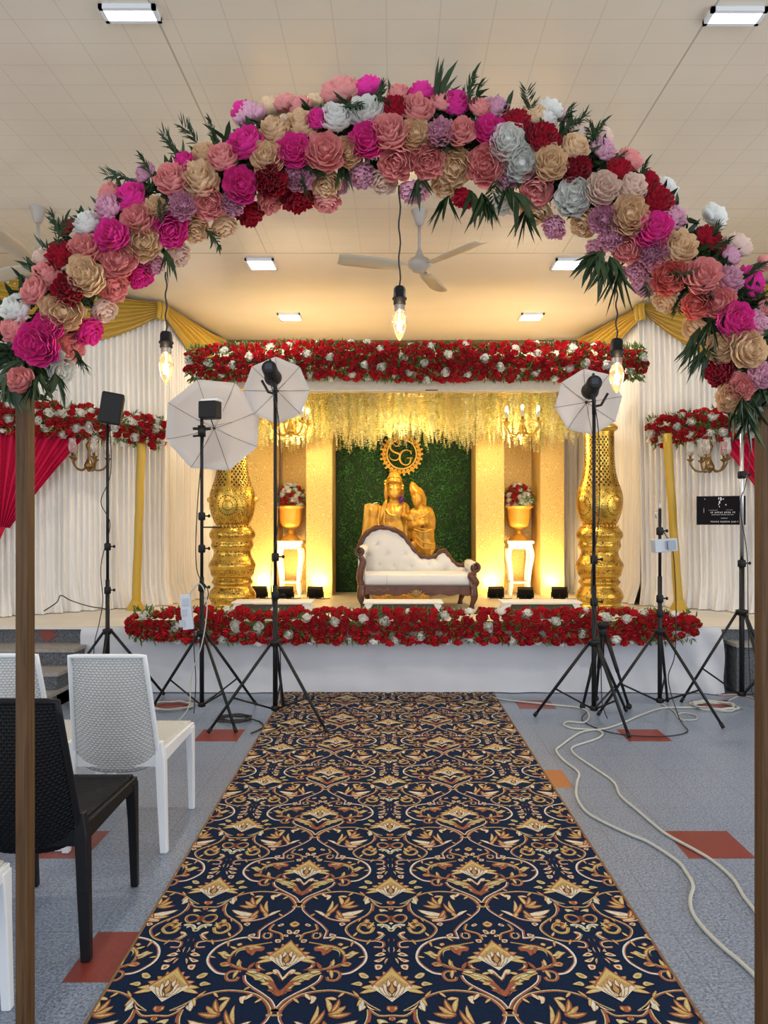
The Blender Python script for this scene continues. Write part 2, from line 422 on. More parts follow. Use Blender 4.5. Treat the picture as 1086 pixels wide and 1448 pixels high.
def leaf(b, t, w, c, hi=None, bend=0.0, conv=cB, raw=False):
    b, t = (Vector(b), Vector(t)) if raw else (Vector(conv(*b)), Vector(conv(*t)))
    d = t-b; n = Vector((-d.y, d.x)).normalized(); L = d.length
    def at(f): return b+d*f+n*bend*L*4*f*(1-f)
    fs = (0, .2, .45, .68, .85, 1); ws = (.25, .8, 1, .72, .5, 0)
    for kk, cl, m in ((1.0, SH[c][0] or 'brown', 0), (.78, c, .05), (.30, hi or SH[c][2] or c, .14)):
        q = [at(m+f*(1-2*m))+n*w*kk*a for f, a in zip(fs, ws)]+[at(m+f*(1-2*m))-n*w*kk*a for f, a in list(zip(fs, ws))[-2::-1]]
        lay[0] += 1; pat.append(([(p.x, p.y) for p in q], CC.index(cl), lay[0]))
def palm(u0, sg, vb, s=1.0):
    """half palmette growing away from (u0, vb); sg = side"""
    def L(u, v, u2, v2, w, c, hi=None, bend=0): leaf((u0+sg*u*s, vb+v*s), (u0+sg*u2*s, vb+v2*s), w*s, c, hi, bend*sg, raw=True)
    L(.030, .055, .108, .020, .013, 'gold', 'pale'); L(.028, .06, .104, .050, .014, 'gold', 'pale'); L(.022, .07, .080, .082, .014, 'tan', 'gold'); L(.015, .08, .056, .112, .013, 'tan', 'gold'); L(.006, .09, .030, .138, .012, 'tan', 'gold')
    lay[0] += 1; pat.append(([(u0+sg*a*s, vb+b*s) for a, b in ((0, .165), (.014, .140), (.070, .062), (.060, .045), (0, .02))], CC.index('rust'), lay[0]))
    lay[0] += 1; pat.append(([(u0+sg*a*s, vb+b*s) for a, b in ((0, .158), (.012, .134), (.064, .060), (.056, .05), (0, .03))], CC.index('tan'), lay[0]))
    lay[0] += 1; pat.append(([(u0+sg*a*s, vb+b*s) for a, b in ((0, .150), (.006, .140), (.055, .070), (.050, .066), (0, .120))], CC.index('gold'), lay[0]))
    for q, c in ((((0, -.022), (.030, .012), (.066, .050), (.058, .062), (.028, .035), (0, .01)), 'white'), (((0, -.016), (.026, .014), (.058, .048), (.054, .054), (.024, .028), (0, -.002)), 'cream')):
        lay[0] += 1; pat.append(([(u0+sg*a*s, vb+b*s) for a, b in q], CC.index(c), lay[0]))
    L(.010, .0, .044, .060, .011, 'cream', 'white'); L(.006, .0, .030, .080, .011, 'cream', 'white'); L(.0, .0, .014, .098, .012, 'cream', 'white')
    for q, c in ((((0, .085), (.008, .062), (.016, .055), (.018, .035), (0, .012)), 'brown'), (((0, .078), (.005, .055), (.010, .04), (0, .018)), 'tan')):
        lay[0] += 1; pat.append(([(u0+sg*a*s, vb+b*s) for a, b in q], CC.index(c), lay[0]))
def rib(pts, w, c, conv=cB, edge=None, taper=(1, 1), raw=False):
    q = catmull([(*p, 0) if raw else (*conv(*p), 0) for p in pts], 5)
    n = len(q); L = []; Rr = []; C = []; D = []; q = [Vector((*snap((p.x, p.y)), 0)) if k_ in (0, len(q)-1) else p for k_, p in enumerate(q)]
    for i in range(n):
        t = (q[min(i+1, n-1)]-q[max(i-1, 0)]).normalized(); nn = Vector((-t.y, t.x, 0))
        ww = w*lerp(taper[0], taper[1], i/(n-1))
        L.append(q[i]+nn*ww); Rr.append(q[i]-nn*ww); C.append(q[i]+nn*ww*.25); D.append(q[i]-nn*ww*.2)
    lay[0] += 1
    for i in range(n-1):
        pat.append(([(p.x, p.y) for p in (L[i], C[i], C[i+1], L[i+1])], CC.index(edge or c), lay[0]))
        pat.append(([(p.x, p.y) for p in (C[i], Rr[i], Rr[i+1], C[i+1])], CC.index(c), lay[0]))
def off(pts, dv): return [(u, v+dv) for u, v in pts]
W = .0052
# long scrolls
ch = [cA(210, 490), cA(215, 535), cA(250, 580), cA(330, 622), cA(395, 660)]
rib(ch+off([cB(378, 45), cB(330, 95), cB(240, 118), cB(160, 110), cB(115, 72)], 0), W, 'rust', edge='pale', raw=True)
rib([(155, 610), (230, 570), (300, 520), (380, 485), (480, 468), (580, 472), (680, 490), (760, 525), (820, 570), (860, 620), (855, 640)], W*1.25, 'rust', edge='pale', taper=(.6, 1.1))
rib([cA(745, 520), cA(735, 550), cA(680, 600), cA(610, 650), cA(565, 700), cB(513, 55), cB(530, 97)], W, 'rust', edge='white', raw=True)
rib([(540, 100), (440, 95), (350, 115), (280, 155), (248, 210), (255, 260), (300, 305), (360, 340), (425, 350)], W*1.15, 'white', edge='rust')
rib([(555, 360), (580, 400), (640, 440), (740, 490), (820, 535), (868, 582), (888, 606), (925, 606)], W*1.15, 'rust', edge='white')
rib([(840, 640), (905, 640)], W*.9, 'tan')
rib([cA(80, 520), cA(150, 520), cA(205, 492)], W*.9, 'rust', raw=True, edge='pale')
rib([(75, 50), (100, 20), (160, 8)], W*.8, 'pale')
rib([(235, 600), (228, 650), (238, 690)], W*.8, 'rust')
# acanthus scroll and stem
rib([(400, 275), (480, 305), (560, 320), (650, 328)], W*1.2, 'rust', edge='tan')
poly([(385, 205), (420, 165), (500, 142), (570, 150), (608, 165), (600, 190), (560, 192), (548, 222), (510, 205), (480, 185), (430, 195), (408, 230), (418, 270), (450, 305), (410, 292), (380, 250)], 'rust')
poly([(390, 200), (425, 170), (500, 148), (560, 154), (590, 168), (540, 172), (480, 172), (425, 190), (402, 228), (412, 265), (392, 245)], 'gold')
poly([(430, 180), (500, 160), (540, 164), (480, 170), (435, 186)], 'cream')
poly([(290, 200), (315, 195), (340, 188), (380, 215), (378, 245), (345, 235), (325, 220)], 'gold', inner='pale')
poly([(345, 280), (375, 265), (412, 280), (380, 298)], 'tan', inner='rust')
poly([(400, 140), (425, 132), (440, 145), (415, 155)], 'gold'); poly([(470, 262), (492, 262), (500, 290), (520, 305), (485, 300)], 'tan')
poly([(595, 280), (625, 275), (640, 300), (690, 325), (640, 322), (610, 305)], 'rust', inner='cream', k=.45)
rib([(640, 128), (560, 142), (520, 150)], W*.6, 'tan')
rib([(520, 330), (450, 332), (428, 360), (458, 394), (512, 394), (522, 372)], W*1.1, 'rust', edge='tan')
poly([(480, 330), (500, 322), (505, 350), (490, 385), (475, 360)], 'gold')
# big acanthus leaf under the heart flower
poly([(555, 345), (600, 332), (680, 348), (745, 370), (800, 420), (845, 468), (878, 525), (845, 505), (785, 470), (805, 462), (740, 430), (700, 405), (650, 392), (610, 368)], 'gold')
poly([(690, 372), (770, 400), (830, 450), (878, 525), (800, 470), (815, 462), (745, 420)], 'rust')
poly([(590, 345), (650, 348), (720, 372), (760, 400), (680, 380)], 'pale')
poly([(735, 322), (775, 320), (830, 375), (856, 425), (835, 412), (790, 362), (755, 352), (745, 340)], 'cream', inner='rust', k=.4)
poly([(820, 318), (848, 318), (858, 400), (835, 370)], 'pale')
# heart flower (half)
palm(PU/2, -1, 2.540)
# cluster above the heart flower
rib([(590, 0), (578, 38), (620, 55), (675, 72), (700, 112)], W, 'rust', edge='gold')
rib([(560, 62), (555, 85), (580, 102), (612, 96), (605, 68), (575, 62)], W*.9, 'rust', edge='pale')
for a in ([(700, 42), (735, 45), (745, 72), (715, 68)], [(690, 75), (725, 75), (735, 92), (700, 88)], [(745, 10), (765, 0), (768, 22), (748, 25)], [(650, 110), (690, 108), (700, 130), (665, 132)],
          [(445, 78), (490, 65), (500, 85), (465, 92)], [(620, 10), (650, -5), (668, 8), (640, 20)]): poly(a, 'cream', inner='rust')
poly([(700, 0), (730, -20), (762, -25), (766, 20), (730, 22)], 'gold', inner='rust')
# side tulip inside the oval
for b_, t_, w_, c_, h_ in (((500, 590), (268, 540), .020, 'cream', 'white'), ((500, 600), (320, 590), .014, 'tan', 'cream'), ((490, 605), (372, 620), .012, 'tan', 'cream'), ((480, 545), (430, 610), .012, 'rust', 'gold'),
                           ((455, 520), (310, 508), .016, 'rust', 'gold'), ((450, 515), (345, 475), .013, 'tan', 'gold'), ((440, 510), (385, 440), .012, 'rust', 'gold'), ((445, 505), (470, 436), .010, 'gold', 'pale'), ((400, 445), (472, 440), .009, 'gold', 'cream'),
                           ((585, 590), (470, 490), .012, 'rust', 'gold'), ((560, 560), (515, 470), .008, 'gold', 'pale'), ((575, 595), (660, 547), .010, 'cream', 'white'), ((575, 598), (540, 560), .010, 'tan', 'gold')):
    leaf(b_, t_, w_, c_, h_, .08, cA)
rib([(385, 630), (450, 632), (540, 615), (585, 588)], W, 'rust', cA, edge='white')
poly([(415, 655), (440, 640), (472, 648), (455, 670)], 'cream', cA, inner='rust'); poly([(520, 435), (560, 425), (600, 432), (560, 445), (565, 465), (540, 462)], 'cream', cA)
poly([(560, 420), (620, 428), (560, 440)], 'rust', cA); poly([(225, 480), (245, 470), (270, 498), (245, 495)], 'white', cA); poly([(150, 497), (190, 485), (225, 465), (205, 490)], 'white', cA)
poly([(265, 545), (300, 520), (305, 612), (275, 595)], 'white', cB); poly([(290, 530), (310, 525), (300, 560)], 'rust', cB)
# under the small flower: bow, leaves, volutes
rib([(80, 612), (115, 588), (165, 585), (185, 607), (160, 636), (112, 634), (80, 612)], W*1.1, 'rust', cA, edge='gold')
poly([(80, 590), (100, 600), (95, 625), (80, 632)], 'rust', cA)
poly([(88, 556), (118, 540), (162, 538), (150, 562), (120, 556)], 'pale', cA); poly([(80, 525), (92, 535), (80, 548)], 'gold', cA); poly([(80, 638), (92, 648), (80, 662)], 'cream', cA)
rib([(80, 690), (95, 668), (140, 655), (178, 662)], W*.8, 'white', cA)
rib([(185, 25), (208, 58), (260, 64), (296, 36), (268, 6), (230, 14)], W*1.3, 'tan', edge='gold'); poly([(190, 12), (225, 5), (240, 30), (215, 40)], 'rust', inner='gold')
rib([(205, 670), (240, 645), (300, 655), (322, 690)], W*1.1, 'rust', cA, edge='gold'); poly([(232, 625), (262, 615), (282, 640), (250, 650)], 'tan', cA, inner='gold')
poly([(112, 72), (140, 55), (168, 58), (150, 85), (185, 110), (140, 100)], 'cream', inner='rust')
rib([(178, 118), (122, 132), (128, 165), (188, 165)], W, 'rust', edge='cream')
poly([(80, 100), (92, 115), (80, 128)], 'rust')
poly([(80, 160), (95, 180), (80, 205)], 'cream', inner='rust')
for a in ([(100, 195), (125, 172), (132, 200)], [(105, 215), (140, 200), (188, 225), (140, 230)], [(105, 235), (150, 245), (195, 262), (150, 272)], [(90, 240), (115, 255), (118, 285), (98, 265)], [(130, 290), (185, 288), (180, 325), (140, 318)]):
    poly(a, 'cream', inner='rust', k=.5)
# small flower (half)
palm(0.0, 1, 2.372)
poly([(80, 580), (106, 578), (112, 605), (80, 626)], 'rust', inner='gold')
poly([(225, 372), (262, 345), (302, 350), (285, 380), (245, 388)], 'pale', inner='tan'); poly([(272, 422), (300, 405), (358, 425), (320, 436), (285, 440)], 'pale', inner='tan')

for p0, p1, w_, c_ in (((300, 520), (345, 470), .006, 'tan'), ((400, 482), (450, 520), .006, 'gold'), ((680, 490), (640, 540), .008, 'cream'), ((250, 230), (300, 240), .005, 'gold'), ((330, 120), (350, 165), .006, 'tan'),
                       ((450, 95), (500, 125), .005, 'gold'), ((640, 440), (600, 470), .006, 'tan'), ((760, 525), (720, 560), .006, 'gold'), ((210, 112), (240, 150), .006, 'tan'), ((330, 90), (300, 60), .006, 'gold'), ((560, 320), (590, 270), .008, 'rust'), ((480, 300), (470, 250), .007, 'gold'),
                       ((430, 290), (360, 300), .007, 'tan'), ((700, 380), (640, 395), .010, 'gold'), ((760, 420), (700, 425), .010, 'gold'), ((820, 470), (765, 470), .009, 'rust'), ((640, 345), (560, 335), .010, 'pale'), ((700, 355), (760, 345), .008, 'gold'), ((420, 180), (360, 160), .007, 'gold'), ((480, 165), (520, 215), .009, 'rust'), ((400, 230), (345, 215), .008, 'pale')):
    leaf(p0, p1, w_, c_)
for p0, p1, w_, c_ in (((300, 605), (320, 640), .005, 'tan'), ((250, 440), (280, 480), .006, 'gold'), ((690, 595), (650, 575), .006, 'tan'), ((120, 660), (150, 690), .006, 'cream'), ((240, 690), (200, 640), .007, 'gold'), ((85, 600), (60, 560), .0, 'gold')):
    if w_: leaf(p0, p1, w_, c_, None, 0, cA)
bm = bmesh.new()
zt = .009
def face(q, z, mi):
    try:
        f = bm.faces.new([bm.verts.new((a, b, z)) for a, b in q]); f.material_index = mi
    except ValueError: pass
for k in range(-2, 3):
    for side in (1, -1):
        if k*PU+side*PU/2 < CU0-.2 or k*PU+side*PU/2 > CU1+.2: continue
        for n in range(-4, 9):
            for q, mi, ly in pat:
                vm = q[0][1]+n*PV
                if vm < CV0-.3 or vm > CV1+.3: continue
                qq = [(k*PU+side*u, v+n*PV) for u, v in q]
                if max(a for a, b in qq) < CU0 or min(a for a, b in qq) > CU1: continue
                face(qq if side > 0 else qq[::-1], zt+.000008*ly, mi)
for co_, no in (((CU0, 0, 0), (-1, 0, 0)), ((CU1, 0, 0), (1, 0, 0)), ((0, CV0, 0), (0, -1, 0)), ((0, CV1, 0), (0, 1, 0))):
    bmesh.ops.bisect_plane(bm, geom=bm.verts[:]+bm.edges[:]+bm.faces[:], plane_co=co_, plane_no=no, clear_outer=True)
for f in bm.faces:
    f.normal_update()
    if f.normal.z < 0: f.normal_flip()
bx = MB().box(((CU0+CU1)/2, (CV0+CV1)/2, zt/2+.0005), (CU1-CU0, CV1-CV0, zt-.001))
vv = [bm.verts.new(v) for v in bx.v]
for f in bx.f: bm.faces.new([vv[i] for i in f]).material_index = 0
me = bpy.data.meshes.new('carpet'); bm.to_mesh(me); bm.free()
for m in CM: me.materials.append(m)
# the runner lies very slightly askew, like the one in the hall
for v in me.vertices: v.co.x += -.011*(v.co.y-2.449)-.007
carpet = bpy.data.objects.new('carpet', me); COL.objects.link(carpet)
tag(carpet, 'long navy carpet runner with gold and rust scroll pattern leading to the stage', 'carpet')
bn = MB()
for u in (CU0, CU1):
    bn.tube([(u-.011*(v-2.449)-.007, v, .006) for v in (CV0, CV1)], .006, 6)
obj('edge_binding', bn, mat('carpet_binding', (.20, .10, .04), .9), carpet)
# ---------------------------------------------------------------- flower arch
AY = 1.95
PET = {'pink_peony': (.97, .39, .36), 'magenta_peony': (.95, .05, .40), 'beige_peony': (.96, .68, .42), 'white_peony': (.95, .92, .84), 'lilac_carnation': (.86, .48, .60),
       'crimson_carnation': (.46, .008, .028), 'coral_peony': (.95, .27, .21), 'blush_peony': (.96, .72, .60)}
PM = {k: petal_mat(k+'_petal', c, .2) for k, c in PET.items()}
def bloom(seed, carn=False):
    r = random.Random(seed); mb = MB(); n = 40 if carn else 32; lean = Vector((r.uniform(-.12, .12), r.uniform(-.12, .12), 0))
    for i in range(n):
        t = i/(n-1); az = i*2.39996+r.uniform(-.35, .35); th = lerp(.10, 1.62, t**.8)+r.uniform(-.10, .10)   # polar angle of the petal tip
        Rt = lerp(.80, 1.0, min(1, t*1.4))*r.uniform(.93, 1.07); wd = lerp(.30, .62, t)*(.75 if carn else 1)*r.uniform(.85, 1.15)
        ph = r.uniform(0, TAU); kf = r.uniform(3.0, 5.5) if not carn else r.uniform(5.5, 8); amp = .085 if not carn else .105
        tip = Vector((math.sin(th), 0, math.cos(th)))*Rt; base = Vector((.05, 0, -.5))
        mid = Vector((math.sin(th)*Rt*1.0+.10+.12*t, 0, lerp(.15, -.45, t)))
        Q = Matrix.Rotation(az, 3, 'Z'); curl = lerp(.05, .12, t)
        def pt(u, v):
            s = 2*u-1; b = base*(1-v)**2+mid*(2*v*(1-v))+tip*v*v
            w_ = wd*(.30+1.0*v-.25*v*v); edge = 1-.22*abs(s)**3*v
            d = (tip-mid).normalized(); b = base+(b-base)*edge
            nrm = Vector((d.z, 0, -d.x))
            y = math.sin(s*1.35)*w_; cup = (1-math.cos(s*1.35))*w_*.9
            ruf = amp*math.sin(s*kf+ph)*v**1.5+.035*math.sin(s*kf*2.3+ph*3)*v**3; b = b-nrm*cup*(.95-.25*t)+nrm*(ruf+curl*max(0, v-.7)*2.5)
            b = b+d*(.06*math.sin(s*kf*1.3+ph*2)*v*v)
            return Q @ Vector((b.x, y, b.z))+lean*v
        mb.grid(pt, 9 if carn else 8, 6)
    mb.ell((0, 0, -.15), (.5, .5, .45), 8, 6)
    return mb
BL = {}
for nm in PET:
    BL[nm] = [mesh(nm, bloom(hash_ + 31*j, 'carn' in nm), PM[nm]) for j, hash_ in enumerate([len(nm)*7, len(nm)*7+5, len(nm)*7+9])]
    for m_ in BL[nm]: m_.materials.clear(); m_.materials.append(PM[nm])
arch = thing('flower_arch', 'slim wooden walkway arch covered in pink, magenta, cream and crimson blooms, framing the aisle', 'flower arch', (0, AY, 0))
SPX = [(14, 560), (28, 500), (55, 445), (105, 385), (172, 328), (250, 272), (340, 235), (430, 208), (530, 188), (620, 186), (710, 203), (795, 232), (865, 278), (925, 328), (985, 382), (1035, 442), (1064, 520), (1074, 590)]
spine = catmull([P(x, y, AY)-Vector((0, AY, 0)) for x, y in SPX], 8)
M['wood'] = (lambda t: (t.p(Base_Color=t.ramp(t.noise(t.map(t.coord(), (30, 30, 1.2)), 3, 4, .6, .6), [(.3, (.055, .026, .009)), (.55, (.10, .050, .019)), (.8, (.14, .078, .035))]), Roughness=.55, Specular_IOR_Level=.25), t.m)[1])(NT('brown_laminated_wood'))
for sx, x in ((-1, -.998), (1, 1.002)):
    w_ = .032; zt_ = 2.0 if sx < 0 else 1.93
    obj('post', MB().box((x, .022, zt_/2), (w_, .045, zt_)), M['wood'], arch, True, .003)
    obj('post_collar', MB().box((x, .022, 1.915), (w_+.006, .051, .012)), M['wood'], arch, False)
obj('hoop', MB().tube([p+Vector((0, .02, 0)) for p in spine], .022, 8), M['wood'], arch)
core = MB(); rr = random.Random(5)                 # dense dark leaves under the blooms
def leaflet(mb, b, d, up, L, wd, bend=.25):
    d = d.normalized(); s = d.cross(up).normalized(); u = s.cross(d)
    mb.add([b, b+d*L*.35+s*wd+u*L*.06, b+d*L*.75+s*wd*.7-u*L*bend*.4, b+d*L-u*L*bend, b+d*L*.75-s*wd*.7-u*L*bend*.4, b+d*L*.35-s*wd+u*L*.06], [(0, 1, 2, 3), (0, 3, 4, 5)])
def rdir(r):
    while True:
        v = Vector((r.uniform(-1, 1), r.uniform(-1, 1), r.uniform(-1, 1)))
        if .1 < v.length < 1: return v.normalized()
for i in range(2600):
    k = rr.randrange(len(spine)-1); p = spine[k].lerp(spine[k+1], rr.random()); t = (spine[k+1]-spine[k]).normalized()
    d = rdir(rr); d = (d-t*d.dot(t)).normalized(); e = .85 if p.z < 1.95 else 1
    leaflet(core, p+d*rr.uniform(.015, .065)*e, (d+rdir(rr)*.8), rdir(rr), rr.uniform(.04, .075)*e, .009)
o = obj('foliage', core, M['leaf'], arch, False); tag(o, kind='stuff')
def spray(seed, fan_=False):
    r = random.Random(seed); mb = MB(); stem = []
    for i in range(9): stem.append(Vector((.012*math.sin(i*.5+seed), 0, i*.014)))
    mb.tube(stem, [.0018-.00012*i for i in range(9)], 5)
    for i in range(1, 9):
        for sd in (1, -1):
            for q in range(2):
                d = Vector((sd*r.uniform(.5, 1), r.uniform(-.5, .5), r.uniform(.5, 1.2)))
                leaflet(mb, stem[i], d, Vector((0, 1, 0)), r.uniform(.040, .075), .0030, r.uniform(-.1, .4))
    return mb
def needle(seed):
    r = random.Random(seed); mb = MB()
    for i in range(11):
        d = Vector((r.uniform(-.55, .55), r.uniform(-.4, .4), 1))
        leaflet(mb, Vector((0, 0, 0)), d, Vector((r.uniform(-1, 1), 1, 0)), r.uniform(.10, .18), .0036, r.uniform(-.1, .35))
    return mb
SPR = [mesh('leaf_spray', spray(k), M['leaf'], False) for k in range(3)]+[mesh('leaf_spray', needle(k), M['leaf'], False) for k in range(3)]
def nearest(q):
    return min(spine, key=lambda p: (p.x-q.x)**2+(p.z-q.z)**2)
FL = """M 181 276 20;P 150 271 15;L 151 289 19;W 122 312 18;M 157 329 22;P 192 307 21;P 116 347 20;R 83 357 18;B 202 342 23;P 169 367 23;B 119 388 24;P 65 387 20;P 43 411 18;R 93 406 20;P 162 405 20;M 196 392 18;L 219 378 14;M 240 325 21;B 278 322 19;H 255 362 17;B 318 323 17;B 219 292 14;P 239 251 21;B 282 252 24;L 260 290 17;P 298 287 19;L 330 292 15;R 355 305 18;M 343 262 22;M 257 226 14;B 287 213 16;P 315 219 19;L 202 242 14;M 347 197 23;W 20 436 20;B 90 441 25;P 15 465 17;M 46 488 26;M 63 460 19;P 99 487 22;M 131 471 18;H 149 441 17;W 90 521 20;P 28 537 17;W 76 504 13;H 56 362 13;R 95 318 12;
L 350 158 20;M 340 152 14;B 380 150 19;P 404 143 16;P 423 148 15;B 446 141 13;P 477 126 25;M 517 121 20;W 474 161 22;W 517 155 22;B 386 180 21;B 423 173 20;M 449 166 14;B 375 221 21;M 413 213 21;P 457 211 25;B 492 213 19;M 520 198 22;P 552 183 23;B 588 189 19;P 562 231 23;P 605 227 21;R 560 148 18;P 563 130 16;M 597 126 18;P 592 151 20;L 622 183 17;P 623 141 15;M 646 143 19;P 654 181 18;R 381 257 20;L 421 249 19;B 462 259 19;R 424 284 20;P 385 285 19;P 462 285 18;L 480 266 12;L 512 249 17;H 544 259 18;L 583 274 18;B 645 236 24;B 628 264 18;R 656 282 16;
M 691 179 20;P 680 148 15;L 703 148 17;R 731 168 19;B 756 158 17;W 777 151 18;W 774 165 13;L 796 163 11;R 771 191 21;W 719 199 23;P 685 236 24;W 738 231 23;B 781 231 22;R 815 237 19;P 761 266 22;B 815 204 18;H 822 186 14;H 855 188 14;L 855 208 17;P 892 222 18;R 878 236 16;W 812 277 24;H 855 262 22;H 897 262 19;R 920 252 16;R 933 279 21;W 945 262 16;B 893 302 24;M 927 324 23;L 953 305 19;L 855 310 18;B 825 319 19;B 756 300 20;L 781 324 16;L 865 335 17;P 887 353 20;L 922 358 19;L 903 385 16;L 906 404 16;C 947 393 22;L 840 353 13;L 877 387 11;W 713 290 18;L 714 258 13;
B 964 346 23;R 1004 332 17;R 1016 345 12;W 1013 302 18;H 1046 343 19;L 1036 359 14;P 997 387 24;L 1035 390 18;M 1068 397 20;P 1017 426 21;C 983 430 17;B 939 428 17;M 1043 451 25;B 981 469 18;B 1019 490 21;B 1062 492 24;R 1017 528 19;P 1051 547 17;B 1032 562 19;L 1077 530 17;L 1073 453 15;P 1085 432 12;P 1084 370 12"""
KIND = {'M': 'magenta_peony', 'P': 'pink_peony', 'B': 'beige_peony', 'W': 'white_peony', 'L': 'lilac_carnation', 'R': 'crimson_carnation', 'C': 'coral_peony', 'H': 'blush_peony'}
fr = random.Random(11)
for tok in FL.replace('\n', '').split(';'):
    k, x, y, r_ = tok.split(); x, y, r_ = float(x), float(y), float(r_)
    q = P(x, y, AY)-Vector((0, AY, 0)); c = nearest(q); off_ = Vector((q.x-c.x, 0, q.z-c.z)); RA = .115
    dpt = -math.sqrt(max(0, RA**2-min(off_.length, RA)**2))-.01+fr.uniform(-.012, .012)
    Yf = AY+dpt; pos = P(x, y, Yf)-Vector((0, AY, 0))
    rad = r_*Yf/F*1.09
    nv = (off_*1.0+Vector((0, dpt*1.05-.03, 0))+rdir(fr)*.025).normalized()
    o = bpy.data.objects.new(KIND[k], fr.choice(BL[KIND[k]])); COL.objects.link(o); o.parent = arch
    o.location = pos-nv*rad*.25; o.rotation_mode = 'QUATERNION'
    o.rotation_quaternion = nv.to_track_quat('Z', 'Y') @ Quaternion((0, 0, 1), fr.uniform(0, TAU))
    o.scale = (rad*fr.uniform(.95, 1.05), rad*fr.uniform(.95, 1.05), rad*.95)
SP = """268 190 -30 0;300 185 -20 0;240 205 -40 0;165 250 -70 0;205 232 -30 0;230 300 10 0;120 345 170 0;78 318 -20 0;88 325 30 0;48 378 -60 0;60 402 -100 0;22 520 -120 1;55 545 175 1;80 545 170 1;110 505 150 0;118 430 10 0;70 455 -140 0;238 372 170 1;330 245 60 0;300 335 150 0;210 270 60 0;430 262 170 0;486 245 -160 1;500 150 80 0;560 180 150 0;540 130 20 0;623 130 10 1;665 128 5 0;672 140 30 0;656 150 -10 0;595 262 175 1;632 292 -170 1;668 285 175 1;684 290 165 1;690 300 172 1;718 275 180 1;735 285 150 1;660 215 180 0;690 200 170 0;748 142 -10 0;800 165 50 0;818 172 70 0;845 185 30 0;838 190 -10 0;870 230 40 0;910 240 20 0;905 250 -30 0;805 290 180 0;745 310 180 1;838 375 -165 1;848 385 -175 1;858 388 175 1;868 380 165 1;846 370 -150 1;835 365 -130 1;875 400 178 1;915 410 160 0;1003 470 -160 1;985 480 -170 1;1000 500 -140 1;990 510 -160 1;975 500 -140 1;1012 330 30 0;1020 345 60 0;995 350 -20 0;960 390 100 0;1070 380 60 0;1075 420 40 0;1000 410 180 0;960 430 190 0;1050 580 178 1;1065 585 185 1;1040 585 170 1;1075 560 180 1;1060 600 180 1;1025 450 180 0;760 250 160 0;620 210 90 0;440 240 120 0;480 190 60 0;365 250 190 0;700 270 180 0;1045 415 90 0;10 500 -100 1;35 505 -170 1;8 545 180 1"""
for tok in SP.split(';'):
    x, y, a, k = [float(v) for v in tok.split()]
    pos = P(x, y, AY-fr.uniform(.04, .13))-Vector((0, AY, 0)); a = math.radians(a+fr.uniform(-12, 12))
    d = Vector((math.sin(a), fr.uniform(-.35, .1), math.cos(a))).normalized()
    o = bpy.data.objects.new('leaf_spray', SPR[int(k)*3+fr.randrange(3)]); COL.objects.link(o); o.parent = arch
    o.rotation_mode = 'QUATERNION'; o.rotation_quaternion = d.to_track_quat('Z', 'Y') @ Quaternion((0, 0, 1), fr.uniform(-.6, .6)); s_ = fr.uniform(.40, .58)*(1.25 if k else 1.0); o.scale = (s_, s_, s_)
    o.location = pos-d*.035
# pendant bulbs hanging from the arch
M['bulbglass'] = emit('clear_bulb_glass', (1, .62, .26), .0)
_t = NT('warm_bulb_glass'); _t.p(Base_Color=(1, .9, .75), Roughness=.02, Transmission_Weight=1.0, IOR=1.12, Emission_Color=(1, .62, .26), Emission_Strength=.45); M['bulbglass'] = _t.m
def bulb(px, ytop, ysock, ybulb, yend, label):
    t0 = P(px, ysock, AY); t = thing('pendant_bulb', label, 'pendant bulb', tuple(t0), group='pendant bulbs on the arch')
    k = AY/F; h1 = (ybulb-ysock)*k; h2 = (yend-ybulb)*k; L = (ysock-ytop)*k
    cz = [Vector((.0025*math.sin(i*1.3), 0, L*i/14)) for i in range(15)]
    obj('cord', MB().tube(cz, .0022, 6), M['cabblack'], t)
    hs = h1*.74
    obj('socket', MB().lathe([(.004, 0), (.013, -.003), (.016, -.010), (.0165, -hs*.6), (.0195, -hs*.66), (.0195, -hs*.74), (.016, -hs*.78), (.0165, -hs), (.006, -hs)], 18), M['blackplastic'], t)
    obj('screw_cap', MB().lathe([(.012, -hs+.002)]+[(.0135+(.0008 if i % 2 else 0), -hs-(h1-hs)*i/6) for i in range(7)]+[(.008, -h1-.001)], 18), mat('grey_metal_cap', (.30, .27, .25), .35, .8) if 'cap' not in M else M['cap'], t)
    M['cap'] = bpy.data.materials['grey_metal_cap']
    gp = [(.011, 0), (.014, .06), (.0185, .22), (.0195, .36), (.0185, .52), (.014, .74), (.008, .9), (.003, .98), (.0008, 1.0)]
    obj('glass_envelope', MB().lathe([(r, -h1-z*h2) for r, z in gp], 20), M['bulbglass'], t)
    fm = MB(); fm.tube([(0, 0, -h1), (0, 0, -h1-h2*.3)], .0022, 6)
    fm.tube([Vector((.0065*math.cos(i*1.2), .0065*math.sin(i*1.2), -h1-h2*(.34+.36*i/22))) for i in range(23)], .0021, 6)
    obj('filament', fm, M['filament'], t)
    l = bpy.data.lights.new('bulb_glow', 'POINT'); l.energy = .9; l.color = (1, .68, .34); l.shadow_soft_size = .012
    lo = bpy.data.objects.new('bulb_glow', l); COL.objects.link(lo); lo.parent = t; lo.location = (0, -.03, -h1-h2*.55)
bulb(565, 262, 404, 440, 482, 'glowing bulb on a twisted cord hanging from the crown of the arch')
bulb(235, 385, 468, 500, 544, 'glowing bulb hanging from the arch beside the magenta bloom, over the big umbrella light')
bulb(872, 400, 478, 515, 556, 'glowing bulb hanging from the arch before the black flash head and red roses')
